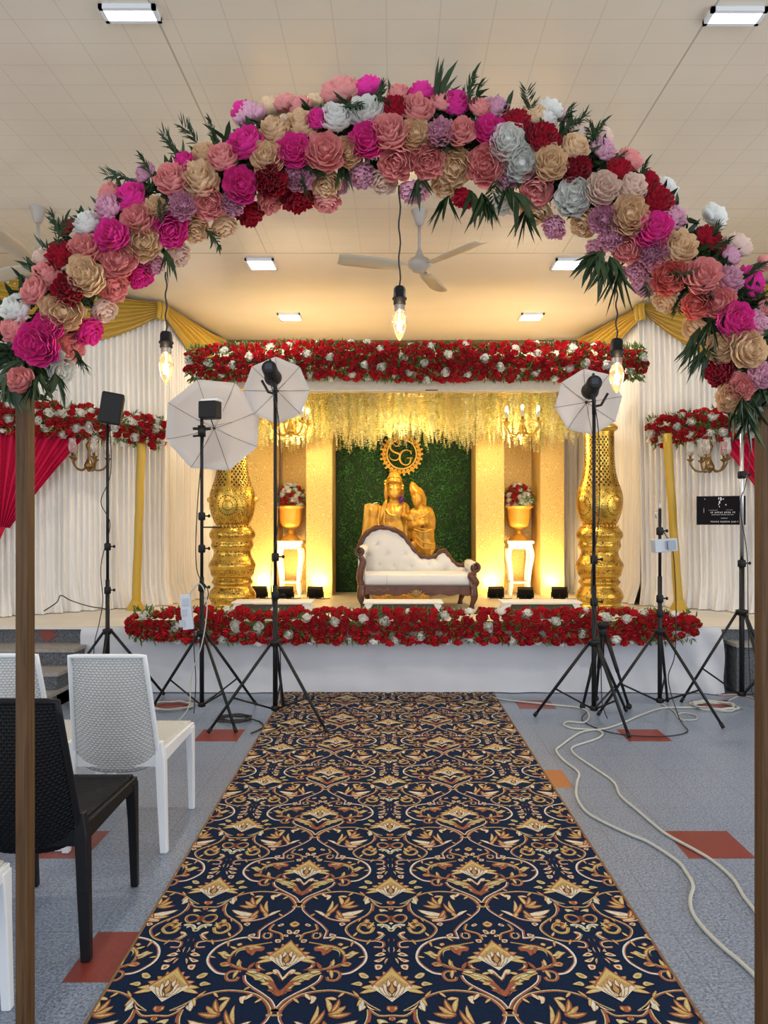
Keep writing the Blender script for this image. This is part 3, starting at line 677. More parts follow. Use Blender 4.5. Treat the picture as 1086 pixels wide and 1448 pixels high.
# ---------------------------------------------------------------- moulded wicker chairs
def wicker(nm, c, hole):
    t = NT(nm); uv = t.coord('UV'); u, v, _ = t.sep(uv)
    row = t.math('FLOOR', t.math('MULTIPLY', v, 46.0)); par = t.math('MODULO', row, 2.0)
    uu = t.math('ADD', t.math('MULTIPLY', u, 19.0), t.math('MULTIPLY', par, .5))
    fx = t.math('SINE', t.math('MULTIPLY', uu, TAU)); fy = t.math('ABSOLUTE', t.math('SINE', t.math('MULTIPLY', v, 46*PI)))
    h = t.math('MULTIPLY', t.math('MULTIPLY_ADD', fx, .5, .5), fy)
    hl = t.math('MULTIPLY', t.math('LESS_THAN', fy, .42), t.math('LESS_THAN', fx, -.55))
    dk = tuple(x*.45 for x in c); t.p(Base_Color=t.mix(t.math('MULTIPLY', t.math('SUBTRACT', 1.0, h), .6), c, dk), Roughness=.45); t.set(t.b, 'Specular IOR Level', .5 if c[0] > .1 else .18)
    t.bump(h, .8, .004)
    tr = t.node('ShaderNodeBsdfTransparent'); mx = t.node('ShaderNodeMixShader', {0: t.math('MULTIPLY', hl, hole)})
    t.l.new(t.b.outputs[0], mx.inputs[1]); t.l.new(tr.outputs[0], mx.inputs[2]); t.l.new(mx.outputs[0], t.out.inputs[0]); return t.m
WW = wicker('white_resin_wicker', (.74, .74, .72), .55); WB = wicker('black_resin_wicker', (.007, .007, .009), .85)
PW = mat('white_resin', (.76, .78, .80), .35); PB = mat('black_resin', (.007, .007, .009), .42, Specular_IOR_Level=.22)
def make_chair(white):
    t = thing('wicker_chair', 'x', 'chair'); fm, wm = (PW, WW) if white else (PB, WB)
    def back(u, v):                                # u across, v up; the shell bows backwards
        s = 2*u-1; hw = lerp(.205, .172, v); z = .36+.585*v; lean = -.005-.135*max(0, v-.05)**1.1
        return (s*hw, lean+.025-.045*(1-s*s)*math.sin(PI*min(1, v*.95+.08)), z)
    def low(u): return .10*(abs(2*u-1)**2.2)
    def back2(u, v): vv = -low(u)*0+v; return back(u, vv)
    b = MB().grid(lambda u, v: back(u, lerp(.02+.10*abs(2*u-1)**3, 1, v)), 24, 24, True); o = obj('backrest', b, wm, t)
    sd = o.modifiers.new('solid', 'SOLIDIFY'); sd.thickness = .007
    rim = [back(0, lerp(.12, 1, i/10)) for i in range(11)]+[back(i/12, 1) for i in range(1, 12)]+[back(1, lerp(1, .12, i/10)) for i in range(11)]
    obj('back_rim', MB().tube(rim, .012, 8), fm, t)
    se = MB().grid(lambda u, v: ((2*u-1)*lerp(.20, .215, v), lerp(.0, .50, v), .472-.012*math.sin(PI*u)*math.sin(PI*v)+(.004 if v > .9 else 0)), 20, 20, True)
    o = obj('seat', se, wm, t); sd = o.modifiers.new('solid', 'SOLIDIFY'); sd.thickness = .012; sd.offset = 1
    fr_ = MB()
    for sx in (-1, 1): fr_.add([(sx*.20, 0, .478), (sx*.215, .505, .478), (sx*.215, .505, .435), (sx*.206, .30, .425), (sx*.20, 0, .41), (sx*.222, 0, .478), (sx*.232, .505, .478), (sx*.232, .505, .435), (sx*.226, .30, .425), (sx*.222, 0, .41)],
                               [(0, 1, 2, 3, 4), (9, 8, 7, 6, 5), (0, 5, 6, 1), (1, 6, 7, 2), (2, 7, 8, 3), (3, 8, 9, 4), (4, 9, 5, 0)])
    fr_.box((0, .497, .456), (.44, .022, .044))
    fr_.box((0, .012, .43), (.40, .022, .06))
    obj('seat_frame', fr_, fm, t, True, .003)
    for sx in (-1, 1):
        q = MB()                                    # rear leg: from foot up into the back rim
        pts = [(sx*.232, -.008, 0, .034, .034), (sx*.220, .0, .25, .042, .040), (sx*.210, .012, .44, .046, .046), (sx*.203, .012, .52, .03, .034)]
        vs = []
        for x, y, z, a, b_ in pts: vs += [(x-a/2, y-b_/2, z), (x+a/2, y-b_/2, z), (x+a/2, y+b_/2, z), (x-a/2, y+b_/2, z)]
        q.add(vs, [(0, 3, 2, 1), (12, 13, 14, 15)]+[(4*i+k, 4*i+(k+1) % 4, 4*i+4+(k+1) % 4, 4*i+4+k) for i in range(3) for k in range(4)])
        obj('leg', q, fm, t, True, .005)
        q = MB(); pts = [(sx*.214, .525, 0, .030, .030), (sx*.216, .497, .30, .036, .040), (sx*.214, .484, .462, .042, .056)]; vs = []
        for x, y, z, a, b_ in pts: vs += [(x-a/2, y-b_/2, z), (x+a/2, y-b_/2, z), (x+a/2, y+b_/2, z), (x-a/2, y+b_/2, z)]
        q.add(vs, [(0, 3, 2, 1), (8, 9, 10, 11)]+[(4*i+k, 4*i+(k+1) % 4, 4*i+4+(k+1) % 4, 4*i+4+k) for i in range(2) for k in range(4)])
        obj('leg', q, fm, t, True, .005)
    return t
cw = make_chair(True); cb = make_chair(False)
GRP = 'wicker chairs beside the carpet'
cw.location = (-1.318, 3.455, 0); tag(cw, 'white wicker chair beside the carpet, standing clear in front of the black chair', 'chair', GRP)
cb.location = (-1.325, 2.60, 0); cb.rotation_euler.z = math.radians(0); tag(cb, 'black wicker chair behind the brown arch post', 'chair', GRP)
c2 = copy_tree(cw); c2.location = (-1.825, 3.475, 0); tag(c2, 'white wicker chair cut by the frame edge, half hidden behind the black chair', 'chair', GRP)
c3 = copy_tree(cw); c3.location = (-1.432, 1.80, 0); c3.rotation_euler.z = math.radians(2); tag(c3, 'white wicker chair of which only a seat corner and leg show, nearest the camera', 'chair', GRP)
# ---------------------------------------------------------------- light stands
def stand(label, cat, base, ztop, joint, feet, brace, r=.016, name='light_stand', collars=(.9,)):
    t = thing(name, label, cat, (base[0], base[1], 0), group='black tripod stands')
    zs = joint
    low = MB().tube([(0, 0, brace-.02), (0, 0, zs+.45)], r*1.15, 10)
    obj('lower_pole', low, M['black'], t)
    obj('upper_pole', MB().tube([(0, 0, zs+.4), (0, 0, ztop)], r*.82, 10), M['black'], t)
    for z in collars:
        cl = MB().lathe([(r*1.2, z-.035), (r*1.75, z-.03), (r*1.75, z+.02), (r*1.3, z+.03)], 14); cl.tube([(r, 0, z), (r*3.4, 0, z)], .006, 8); cl.ell((r*3.6, 0, z), (.012, .012, .014), 8, 6)
        obj('collar', cl, M['blackplastic'], t)
    obj('leg_collar', MB().lathe([(r*1.1, joint-.03), (r*1.8, joint-.028), (r*2.6, joint), (r*2.6, joint+.018), (r*1.2, joint+.026)], 14), M['blackplastic'], t)
    obj('brace_collar', MB().lathe([(r*1.2, brace-.02), (r*1.9, brace-.015), (r*1.9, brace+.015), (r*1.2, brace+.02)], 12), M['blackplastic'], t)
    for fx, fy in feet:
        f = Vector((fx, fy, .012)); a = Vector((fx, fy, 0)).normalized()*r*2+Vector((0, 0, joint)); d = f-a
        lg = MB().tube([a, a+d*.5, a+d*.97], [.0125, .0125, .011], 8); o = obj('leg', lg, M['black'], t)
        obj('rubber_foot', MB().tube([a+d*.95, f], .015, 8), M['blackplastic'], o)
        obj('brace', MB().tube([Vector((fx, fy, 0)).normalized()*r*1.5+Vector((0, 0, brace)), a+d*.62], .0075, 6), M['black'], t)
    return t
def umbrella(t, tilt, zc, cx, cy, Rr, depth, twist=0, yaw=0, sag=.9, n=8):
    """shoot-through umbrella: concave side towards -Y, centred on (cx,cy,zc)"""
    um = NT('white_umbrella_nylon') if 'umb' not in M else None
    if um:
        um.p(Base_Color=(.74, .71, .70), Roughness=.6); tr = um.node('ShaderNodeBsdfTranslucent', {'Color': (.85, .82, .80, 1)}); mx = um.node('ShaderNodeMixShader', {0: .45})
        um.l.new(um.b.outputs[0], mx.inputs[1]); um.l.new(tr.outputs[0], mx.inputs[2]); um.l.new(mx.outputs[0], um.out.inputs[0]); M['umb'] = um.m
    Q = Matrix.Rotation(yaw, 3, 'Z') @ Matrix.Rotation(tilt, 3, 'X'); c = Vector((cx, cy, zc))
    mb = MB(); m = 6; N = n*6; vs = [c]
    def rim(k, q):
        a = TAU*k/N+twist; loc = (k % 6)/6; sc = 1-.075*math.sin(PI*loc)
        rr_ = Rr*q*(1-(1-sc)*q); return c+Q @ Vector((rr_*math.cos(a), -depth*(q**2)*(1-.0*loc), rr_*math.sin(a)))
    for j in range(1, m+1):
        for k in range(N): vs.append(rim(k, j/m))
    fs = [(0, 1+k, 1+(k+1) % N) for k in range(N)]
    for j in range(m-1):
        for k in range(N):
            a, b = 1+j*N+k, 1+j*N+(k+1) % N; fs.append((a, a+N, b+N, b))
    mb.add(vs, fs); u = obj('umbrella', mb, M['umb'], t); u.modifiers.new('solid', 'SOLIDIFY').thickness = .0012
    tag(u, 'white translucent umbrella')
    for k in range(n):
        a = TAU*k/n+twist
        pts = [c+Q @ Vector((Rr*q*math.cos(a), -depth*q*q-.005, Rr*q*math.sin(a))) for q in (0, .2, .4, .6, .8, 1.0)]
        obj('rib', MB().tube(pts, .0016, 5), M['black'], u)
    sh = MB().tube([c+Q @ Vector((0, .03, 0)), c+Q @ Vector((0, -depth*.0-.38, 0))], .0045, 6)
    sh.lathe([(.004, 0), (.011, .004), (.011, .016), (.004, .02)], 10, c+Q @ Vector((0, -.01, -.01))); obj('shaft', sh, M['black'], u)
    for k in range(n):
        a = TAU*k/n+twist
        obj('stretcher', MB().tube([c+Q @ Vector((0, -.11, 0)), c+Q @ Vector((Rr*.42*math.cos(a), -depth*.18-.004, Rr*.42*math.sin(a)))], .0011, 4), M['black'], u)
    return u
def flash(t, c, aim, Rr=.058, L=.21, box=False):
    c = Vector(c); q = Vector(aim).to_track_quat('Z', 'Y').to_matrix()
    mb = MB(); mb.M = Matrix.Translation(c) @ q.to_4x4()
    mb.lathe([(.03, -.10), (Rr*.86, -.098), (Rr, -.08), (Rr, .06), (Rr*1.12, .075), (Rr*1.2, .11), (Rr*1.1, .112), (Rr*.9, .09)], 24); o = obj('lamp_head', mb, M['blackplastic'], t)
    mb = MB(); mb.M = Matrix.Translation(c) @ q.to_4x4()
    mb.tube([(0, Rr*.9, -.06), (0, Rr*1.35, -.05), (0, Rr*1.4, .02), (0, Rr*.95, .05)], .009, 8); obj('handle', mb, M['blackplastic'], o)
    mb = MB(); mb.M = Matrix.Translation(c) @ q.to_4x4(); mb.box((0, 0, -.101), (.05, .045, .006)); obj('control_panel', mb, mat('dark_control_panel', (.02, .03, .06), .5, Specular_IOR_Level=.2), o, False)
    mb = MB(); mb.M = Matrix.Translation(c) @ q.to_4x4(); mb.lathe([(.0, .088), (Rr*.9, .088), (Rr*.9, .094), (0, .094)], 16); obj('lens', mb, M['glass'], o)
    return o
# 1: flat black panel on a tall stand next to the steps
b1 = (-2.50, 6.36)
s1 = stand('black tripod stand with a flat black lamp panel on top, next to the stone steps', 'light stand', b1, 2.42, .62, [(-.50, .12), (.42, .24), (.10, -.50)], .16, collars=(1.36, .98))
z1 = 1.55+(742-578)/F*b1[1]
pn = MB().box((.04, -.02, z1), (.185, .05, .275), Matrix.Rotation(math.radians(9), 3, 'Y') @ Matrix.Rotation(.25, 3, 'Z'))
obj('lamp_panel', pn, M['blackplastic'], s1, True, .015)
pn = MB().box((.045, .03, z1), (.15, .05, .23), Matrix.Rotation(math.radians(9), 3, 'Y') @ Matrix.Rotation(.25, 3, 'Z')); obj('heat_sink', pn, M['black'], s1, True, .008)
obj('bracket', MB().tube([(0, 0, 2.38), (0, 0, 2.45), (.03, .0, z1-.12)], .011, 8), M['black'], s1)
obj('cord', MB().tube(catmull([(.03, -.02, 2.42), (.035, -.02, 2.0), (-.05, -.02, 1.75), (.03, -.02, 1.55), (-.05, -.02, 1.2), (-.03, -.03, .9), (-.06, -.03, .7), (-.1, -.05, .45), (-.06, -.05, .05)]), .004, 6), M['cabblack'], s1)
# 2: big umbrella with box flash
b2 = (-1.54, 5.84)
s2_ = stand('black tripod stand with boxy black flash and the largest white umbrella', 'light stand', b2, 2.34, .68, [(.37, -.44), (-.50, .32), (.36, .40)], .11, collars=(1.05, 1.36, 1.62))
c = P(297, 580, b2[1]-.02)-Vector((*b2, 0))
fb = MB().box(c, (.155, .11, .14), Matrix.Rotation(-.25, 3, 'Z')); o = obj('flash_head', fb, M['blackplastic'], s2_, True, .012)
obj('flash_window', MB().box(c+Vector((.02, .062, .0)), (.13, .02, .11), Matrix.Rotation(-.25, 3, 'Z')), M['whiteplastic'], o, False)
obj('hood', MB().box(c+Vector((.01, .02, .078)), (.15, .10, .02), Matrix.Rotation(-.25, 3, 'Z')), M['whiteplastic'], o, True, .004)
obj('indicator', MB().box(c+Vector((.03, -.06, -.01)), (.02, .008, .016), Matrix.Rotation(-.25, 3, 'Z')), M['greyplastic'], o, False)
br = MB().box((0, 0, 2.30), (.05, .05, .09)); br.tube([(-.07, 0, 2.32), (.07, 0, 2.32)], .012, 8).tube([(-.07, 0, 2.26), (.03, 0, 2.27)], .009, 8).tube([(0, 0, 2.3), (.0, .0, 2.44)], .014, 8)
obj('bracket', br, M['black'], s2_)
u = P(308, 606, b2[1]+.36)-Vector((*b2, 0))
umbrella(s2_, math.radians(-4), u.z, u.x-.03, u.y, .40, .15, .33, math.radians(10))
obj('side_arm', MB().tube([(0, 0, 1.53), (.16, 0, 1.53)], .006, 6), M['black'], s2_)
obj('cord', MB().tube(catmull([(.02, -.02, 2.25), (-.03, -.02, 1.7), (-.035, -.025, 1.2), (.06, -.03, 1.0), (-.05, -.03, .7), (-.04, -.03, .3), (-.05, -.05, .05)]), .004, 6), M['cabblack'], s2_)
# the white extension board hanging on it
pb = thing('power_strip', 'white extension board hanging on the stand of the largest umbrella', 'power strip', (b2[0]-.10, b2[1]-.07, .72))
obj('body', MB().box((0, 0, .14), (.085, .035, .28), Matrix.Rotation(math.radians(-6), 3, 'Y')), mat('pale_blue_plastic', (.55, .60, .68), .4), pb, True, .006)
for i in range(3): obj('outlet', MB().box((-.02+i*.013-.012, -.021, .05+i*.085), (.045, .006, .055), Matrix.Rotation(math.radians(-6), 3, 'Y')), mat('outlet_plastic', (.45, .49, .56), .4) if 'outl' not in M else M['outl'], pb, False); M['outl'] = bpy.data.materials['outlet_plastic']
obj('cord', MB().tube(catmull([(.02, 0, .28), (.10, .02, .36), (.16, .0, .2), (.13, -.03, -.1), (.05, -.04, -.35), (.03, -.05, -.60), (-.06, -.08, -.715)]), .005, 6), M['cabwhite'], pb)
# 3 and 4: strobe heads firing into small umbrellas
def strobe(label, base, head, hub, feet, col, tw, mirror, ztop):
    s = stand(label, 'light stand', base, ztop, .63, feet, .12, collars=col, r=.017)
    B = Vector((*base, 0)); c = P(*head, base[1]-.05)-B; h = P(*hub, base[1]+.26)-B
    flash(s, c, (h-c+Vector((0, .1, 0))).normalized()*1.0)
    bk = MB().tube([(0, 0, ztop-.09), (0, 0, ztop+.02), tuple(c+Vector((0, .01, -.05)))], .016, 8).tube([(0, -.01, ztop-.03), (mirror*.05, -.02, ztop-.02), (mirror*.10, -.03, ztop+.07)], .010, 8)
    obj('bracket', bk, M['black'], s)
    umbrella(s, math.radians(8), h.z, h.x, h.y, .265, .10, tw, math.radians(-6*mirror))
    obj('cord', MB().tube(catmull([tuple(c+Vector((0, -.02, -.08))), (.035, -.02, ztop-.3), (.03, -.03, 1.6), (-.03, -.03, 1.1), (.04, -.03, .6), (.05, -.04, .2), (.09, -.05, .05)]), .004, 6), M['cabblack'], s)
    return s
s3 = strobe('black strobe stand with small white umbrella, one leg on the carpet', (-.925, 5.68), (383, 526), (392, 553), [(.43, -.29), (-.45, -.30), (-.02, .55)], (1.30, 1.0), .02, -1, 2.60)
s4 = strobe('black strobe stand with small white umbrella among the floor cables, before a gold pillar', (1.56, 5.68), (838, 546), (829, 569), [(-.43, .18), (.14, -.42), (.36, .34)], (1.28, .95), .15, 1, 2.50)
# 5: short stand with a grey box
b5 = (2.165, 5.93)
s5 = stand('short black tripod stand carrying a grey control box, with no lamp', 'light stand', b5, 1.68, .68, [(.33, -.42), (-.52, -.05), (.22, .42)], .12, collars=(1.50, .95, .83))
z5 = 1.55-(771-742)/F*b5[1]
bx = MB().box((.02, -.04, z5), (.20, .07, .105), Matrix.Rotation(math.radians(-4), 3, 'Y') @ Matrix.Rotation(.2, 3, 'Z')); o = obj('control_box', bx, M['greyplastic'], s5, True, .006)
obj('control_panel', MB().box((.065, -.085, z5+.004), (.07, .01, .075), Matrix.Rotation(math.radians(-4), 3, 'Y') @ Matrix.Rotation(.2, 3, 'Z')), mat('blue_grey_panel', (.22, .26, .33), .35), o, False)
obj('spigot', MB().tube([(0, 0, 1.66), (0, 0, 1.74)], .008, 8).tube([(-.03, 0, 1.60), (-.035, 0, 1.64), (-.03, 0, 1.66)], .005, 6), M['chrome'], s5)
obj('cord', MB().tube(catmull([(.02, -.02, 1.5), (.06, -.03, 1.42), (.10, -.03, 1.3), (.12, -.03, .9), (.11, -.03, .5), (.05, -.05, .3), (.06, -.25, .04), (.02, -.50, .006), (-.25, -.62, .006), (-.55, -.52, .006), (-.68, -.2, .006), (-.60, -.02, .03)]), .0042, 6), M['cabblack'], s5)
# 6: stand behind the far arch post
b6 = (2.985, 6.25)
s6 = stand('tall black tripod stand by the black sign, its top lost in the arch flowers', 'light stand', b6, 2.50, .80, [(-.50, .06), (.06, -.40), (.45, .25)], .10, collars=(1.98, 1.22), r=.019)
obj('steel_tube', MB().tube([(0, 0, 1.24), (0, 0, 2.5)], .0165, 10), M['chrome'], s6)
obj('lamp_panel', MB().box((-.02, -.02, 2.56), (.22, .07, .17)), M['blackplastic'], s6, True, .01)
obj('cord', MB().tube(catmull([(.03, -.02, 2.5), (.06, -.02, 2.2), (.02, -.03, 1.9), (-.03, -.03, 1.7), (.03, -.03, 1.3), (.035, -.04, .8), (.05, -.05, .2), (.1, -.1, .02)]), .004, 6), M['cabblack'], s6)
# 7: folded camera tripod
t7 = thing('camera_tripod', 'small black camera tripod with no camera, standing behind a strobe stand', 'tripod', (1.775, 6.20, 0))
obj('head', MB().box((0, 0, .70), (.09, .08, .05)).lathe([(.02, .60), (.035, .62), (.035, .66), (.02, .68)], 12), M['blackplastic'], t7)
obj('column', MB().tube([(0, 0, .35), (0, 0, .66)], .016, 8), M['black'], t7)
for fx, fy in ((-.19, -.08), (.20, -.08), (.0, .2)):
    a = Vector((fx*.15, fy*.15, .60)); f = Vector((fx, fy, .02)); o = obj('leg', MB().tube([a, a.lerp(f, .5), a.lerp(f, .52), f], [.019, .017, .013, .012], 8), M['black'], t7)
    obj('rubber_foot', MB().ell(f+Vector((0, 0, .005)), (.026, .026, .025), 10, 8), M['blackplastic'], o)
# ---------------------------------------------------------------- curtains, swags
def fabric(nm, c, trans=.0, rough=.75, noise=.0):
    t = NT(nm); co = t.coord()
    t.p(Base_Color=t.ramp(t.noise(t.map(co, (3, 3, .5)), 4, 3), [(.3, tuple(x*.93 for x in c)), (.7, c)]), Roughness=rough); t.set(t.b, 'Sheen Weight', .2)
    if trans:
        tr = t.node('ShaderNodeBsdfTranslucent', {'Color': (*c, 1)}); mx = t.node('ShaderNodeMixShader', {0: trans}); t.l.new(t.b.outputs[0], mx.inputs[1]); t.l.new(tr.outputs[0], mx.inputs[2]); t.l.new(mx.outputs[0], t.out.inputs[0])
    return t.m
M['curtain'] = fabric('ivory_pleated_curtain', (.78, .75, .71))
M['swag'] = fabric('mustard_satin', (.52, .32, .022), rough=.45)
M['red'] = fabric('magenta_red_drape', (.50, .006, .05), rough=.6); M['red'].node_tree.nodes['Principled BSDF'].inputs['Sheen Weight'].default_value = 0; M['red'].node_tree.nodes['Principled BSDF'].inputs['Specular IOR Level'].default_value = .2
def curtain(label, top, bot, seed, per=.062):
    """pleated cloth between a polyline along the ceiling and one along the stage floor"""
    def along(pl, t):
        d = [0]
        for a, b in zip(pl, pl[1:]): d.append(d[-1]+(Vector(b)-Vector(a)).length)
        s = t*d[-1]
        for i in range(len(pl)-1):
            if s <= d[i+1]+1e-9: return Vector(pl[i]).lerp(Vector(pl[i+1]), (s-d[i])/(d[i+1]-d[i])), d[-1]
        return Vector(pl[-1]), d[-1]
    _, L = along(top, 0); n = int(L/per); r = random.Random(seed); ph = [r.uniform(-.9, .9) for _ in range(n+3)]; am = [r.uniform(.4, 1.25) for _ in range(n+3)]
    def fn(u, v):
        a, _ = along(top, u); b, _ = along(bot, u); p = b.lerp(a, v)
        t = (along(top, min(1, u+.01))[0]-along(top, max(0, u-.01))[0]); t.z = 0; t.normalize(); nn = Vector((t.y, -t.x, 0))
        k = u*n; i = int(k); f = k-i; amp = lerp(am[i], am[i+1], f); phs = lerp(ph[i], ph[i+1], f)
        w_ = math.sin(TAU*k+phs+.5*math.sin(v*3+i*.8)); w_ = math.copysign(abs(w_)**.7, w_)
        p = p+nn*(.021*amp*w_+.012*mnoise.noise(Vector((k*.7, v*3, seed))))
        if v < .05: p = p+nn*(.05-v)*1.6*(1+.5*math.sin(k*2.3))
        return p
    o = obj('curtain', MB().grid(fn, n*8, 14), M['curtain']); tag(o, label, 'curtain', 'ivory pleated stage curtains'); return o
zt, zb = CEIL-.03, ST+.01
curtain('ivory pleated curtain behind the flat black panel and its brass chandelier', [(-5.9, 6.95, zt), (-4.13, 7.68, zt), (-2.74, 8.81, zt)], [(-5.8, 6.85, zb), (-4.05, 7.52, zb), (-2.66, 8.63, zb)], 1)
curtain('ivory pleated curtain behind the gold pillar under the largest umbrella', [(-2.82, 8.76, zt), (-2.42, 10.40, zt)], [(-2.74, 8.57, zb), (-2.36, 10.25, zb)], 2)
curtain('narrow ivory curtain between a gold damask panel and a gold pillar', [(2.02, 10.44, zt), (2.66, 10.44, zt)], [(2.02, 10.40, zb), (2.66, 10.34, zb)], 3)
curtain('ivory pleated curtain behind the gold pillar and the short stand', [(2.66, 10.40, zt), (3.0, 8.82, zt)], [(2.58, 10.25, zb), (2.92, 8.62, zb)], 4)
curtain('ivory pleated curtain behind the black sign', [(2.96, 8.84, zt), (4.4, 7.70, zt), (5.95, 7.0, zt)], [(2.93, 8.60, zb), (4.28, 7.50, zb), (5.85, 6.9, zb)], 5)
def swag(label, A, B, da, db, sag, n, seed, out=.10):
    """cloth gathered at A and B (top line), bottom edge hangs da / db below with a sag between"""
    A, B = Vector(A), Vector(B); t = (B-A); t.z = 0; t.normalize(); nn = Vector((t.y, -t.x, 0)); r = random.Random(seed); ph = r.uniform(0, 6)
    def fn(u, v):
        p = A.lerp(B, u); p.z -= .10*4*u*(1-u)*(.18)
        q = lerp(da, db, u)+sag*4*u*(1-u)
        p.z -= v*q
        fold = math.sin(v*n*TAU+ph+.8*math.sin(u*5+seed)); ga = .35+.65*math.sin(PI*u)
        return p+nn*(.085+out*math.sin(PI*v)*ga+.034*fold*(.4+.6*ga))
    o = obj('fabric_swag', MB().grid(fn, 40, 60), M['swag']); tag(o, label, 'swag', 'mustard satin swags along the ceiling'); return o
def knot(parent, p, d):
    mb = MB(); mb.grid(lambda u, v: Vector(p)+Vector(d)*(.07+.02*math.sin(u*9*PI/2)+.015*math.sin(v*5))+Vector((-(.5-u)*.13*d[1]*-1, (.5-u)*.13*d[0]*-1, -v*.19)), 14, 8)
    o = obj('knot', mb, M['swag'], parent); o.modifiers.new('solid', 'SOLIDIFY').thickness = .02; return o
w1 = swag('mustard satin swag drooping behind the blooms, above the flat black panel', (-4.75, 7.32, zt), (-2.80, 8.72, zt), .34, .12, .40, 8, 1)
w2 = swag('mustard satin swag falling to the garland end above the largest umbrella', (-2.82, 8.70, zt), (-2.46, 10.3, zt), .12, .80, .0, 6, 2)
w3 = swag('mustard satin swag falling to the garland end behind the bulb by the strobe head', (2.68, 10.3, zt), (3.03, 8.74, zt), .66, .16, .0, 6, 3)
w4 = swag('mustard satin swag half hidden by blooms, above the black sign', (2.98, 8.76, zt), (4.9, 7.40, zt), .04, .40, .60, 8, 4)
knot(w1, (-2.80, 8.68, zt), (.75, -.65, 0)); knot(w3, (2.99, 8.70, zt), (-.75, -.65, 0))
o = obj('fabric_valance', MB().grid(lambda u, v: (lerp(-2.42, 2.66, u), 10.42-.03*abs(math.sin(u*60)), zt-.08-v*.8), 240, 4), M['swag']); tag(o, 'mustard satin valance along the back wall above the garland', 'valance')

# ---------------------------------------------------------------- rose garlands
PR = petal_mat('red_rose_petal', (.55, .010, .018), .2); PWt = petal_mat('white_rose_petal', (.95, .92, .84), .3)
def rose(seed):
    r = random.Random(seed); mb = MB(); n = 13
    for i in range(n):
        t = i/(n-1); az = i*2.39996; th = lerp(.15, 1.6, t); Rt = lerp(.6, 1, t); Q = Matrix.Rotation(az, 3, 'Z'); ph = r.uniform(0, 6)
        tip = Vector((math.sin(th)*Rt, 0, math.cos(th)*Rt)); base = Vector((.1, 0, -.5)); mid = Vector((math.sin(th)*Rt+.15, 0, -.1-.3*t)); wd = lerp(.4, .75, t)
        def pt(u, v):
            s = 2*u-1; b = base*(1-v)**2+mid*2*v*(1-v)+tip*v*v; w_ = wd*(.3+.9*v-.25*v*v); b = base+(b-base)*(1-.25*abs(s)**2*v)
            b.x -= (1-math.cos(s*1.2))*w_*.7*(1-.3*t); b.x += .12*v*v*t+.05*math.sin(s*3+ph)*v
            return Q @ Vector((b.x, math.sin(s*1.2)*w_, b.z))
        mb.grid(pt, 4, 3)
    mb.ell((0, 0, -.15), (.5, .5, .4), 7, 5)
    return mb
RM = [mesh('red_rose', rose(k), PR) for k in range(3)]; WM = [mesh('white_rose', rose(k+5), PWt) for k in range(3)]
def garland(t, path, ry, rz, rad, n, wfrac, seed, foliage=900, front=(0, -1, 0), lim=100, leafL=.07):
    """roses packed on the seen side of an elliptical tube along a path (parent-local)"""
    r = random.Random(seed); pts = []; L = sum((path[i+1]-path[i]).length for i in range(len(path)-1)); fv = Vector(front).normalized()
    def at(s):
        s *= L
        for i in range(len(path)-1):
            l = (path[i+1]-path[i]).length
            if s <= l or i == len(path)-2: return path[i].lerp(path[i+1], min(1, s/l)), (path[i+1]-path[i]).normalized()
            s -= l
    cand = []; tries = 0
    while len(cand) < n and tries < n*60:
        tries += 1; s = r.random(); p, d = at(s); side = fv-d*fv.dot(d); side.normalize(); up = d.cross(side); up = up if up.z > 0 else -up
        a = math.asin(r.uniform(-1, 1))*1.12; e = min(1, .55+6*min(s, 1-s))
        nv = side*math.cos(a)+up*math.sin(a); q = p+side*ry*math.cos(a)*r.uniform(.8, 1.05)+up*rz*e*math.sin(a)*r.uniform(.78, 1.02)
        if all((q-c[0]).length > rad*1.32 for c in cand): cand.append((q, nv))
    nw = nr = 0; rest = MB()
    whites = set(); order = list(range(len(cand))); r.shuffle(order)
    for i in order:                                # spread the white ones apart
        if len(whites) >= wfrac*len(cand): break
        if all((cand[i][0]-cand[j][0]).length > rad*(3.3 if wfrac < .35 else 2.2) for j in whites): whites.add(i)
    order = sorted(range(len(cand)), key=lambda i: cand[i][0].y)
    for i in order:
        q, nv = cand[i]; w_ = i in whites; rr_ = rad*r.uniform(.85, 1.12); dq = (nv+rdir(r)*.35).normalized().to_track_quat('Z', 'Y') @ Quaternion((0, 0, 1), r.uniform(0, TAU))
        if w_: nw += 1
        else: nr += 1
        if (w_ and nw > lim) or (not w_ and nr > lim):
            src = (WM if w_ else RM)[r.randrange(3)]; MM = Matrix.Translation(q) @ dq.to_matrix().to_4x4() @ Matrix.Scale(rr_, 4); b = len(rest.v)
            rest.m = 1 if w_ else 0; rest.add([MM @ v.co for v in src.vertices], [tuple(p.vertices) for p in src.polygons]); continue
        o = bpy.data.objects.new('white_rose' if w_ else 'red_rose', (WM if w_ else RM)[r.randrange(3)]); COL.objects.link(o); o.parent = t; o.location = q; o.rotation_mode = 'QUATERNION'; o.rotation_quaternion = dq; o.scale = (rr_,)*3
    if rest.v: tag(obj('packed_roses', rest, [PR, PWt], t), kind='stuff')
    fo = MB()
    for i in range(foliage):
        s = r.random(); p, d = at(s); side = fv-d*fv.dot(d); side.normalize(); up = d.cross(side); up = up if up.z > 0 else -up; a = r.uniform(-2.6, 2.6)
        nv = side*math.cos(a)+up*math.sin(a); q = p+side*ry*math.cos(a)*.78+up*rz*math.sin(a)*.8
        leaflet(fo, q, (nv+rdir(r)*.9), rdir(r), leafL*r.uniform(.6, 1.4), leafL*.14, .25)
    fo.tube([p+Vector((0, 0, 0)) for p in path], min(ry, rz)*.38, 8)
    tag(obj('foliage', fo, M['leafgreen'], t, False), kind='stuff')
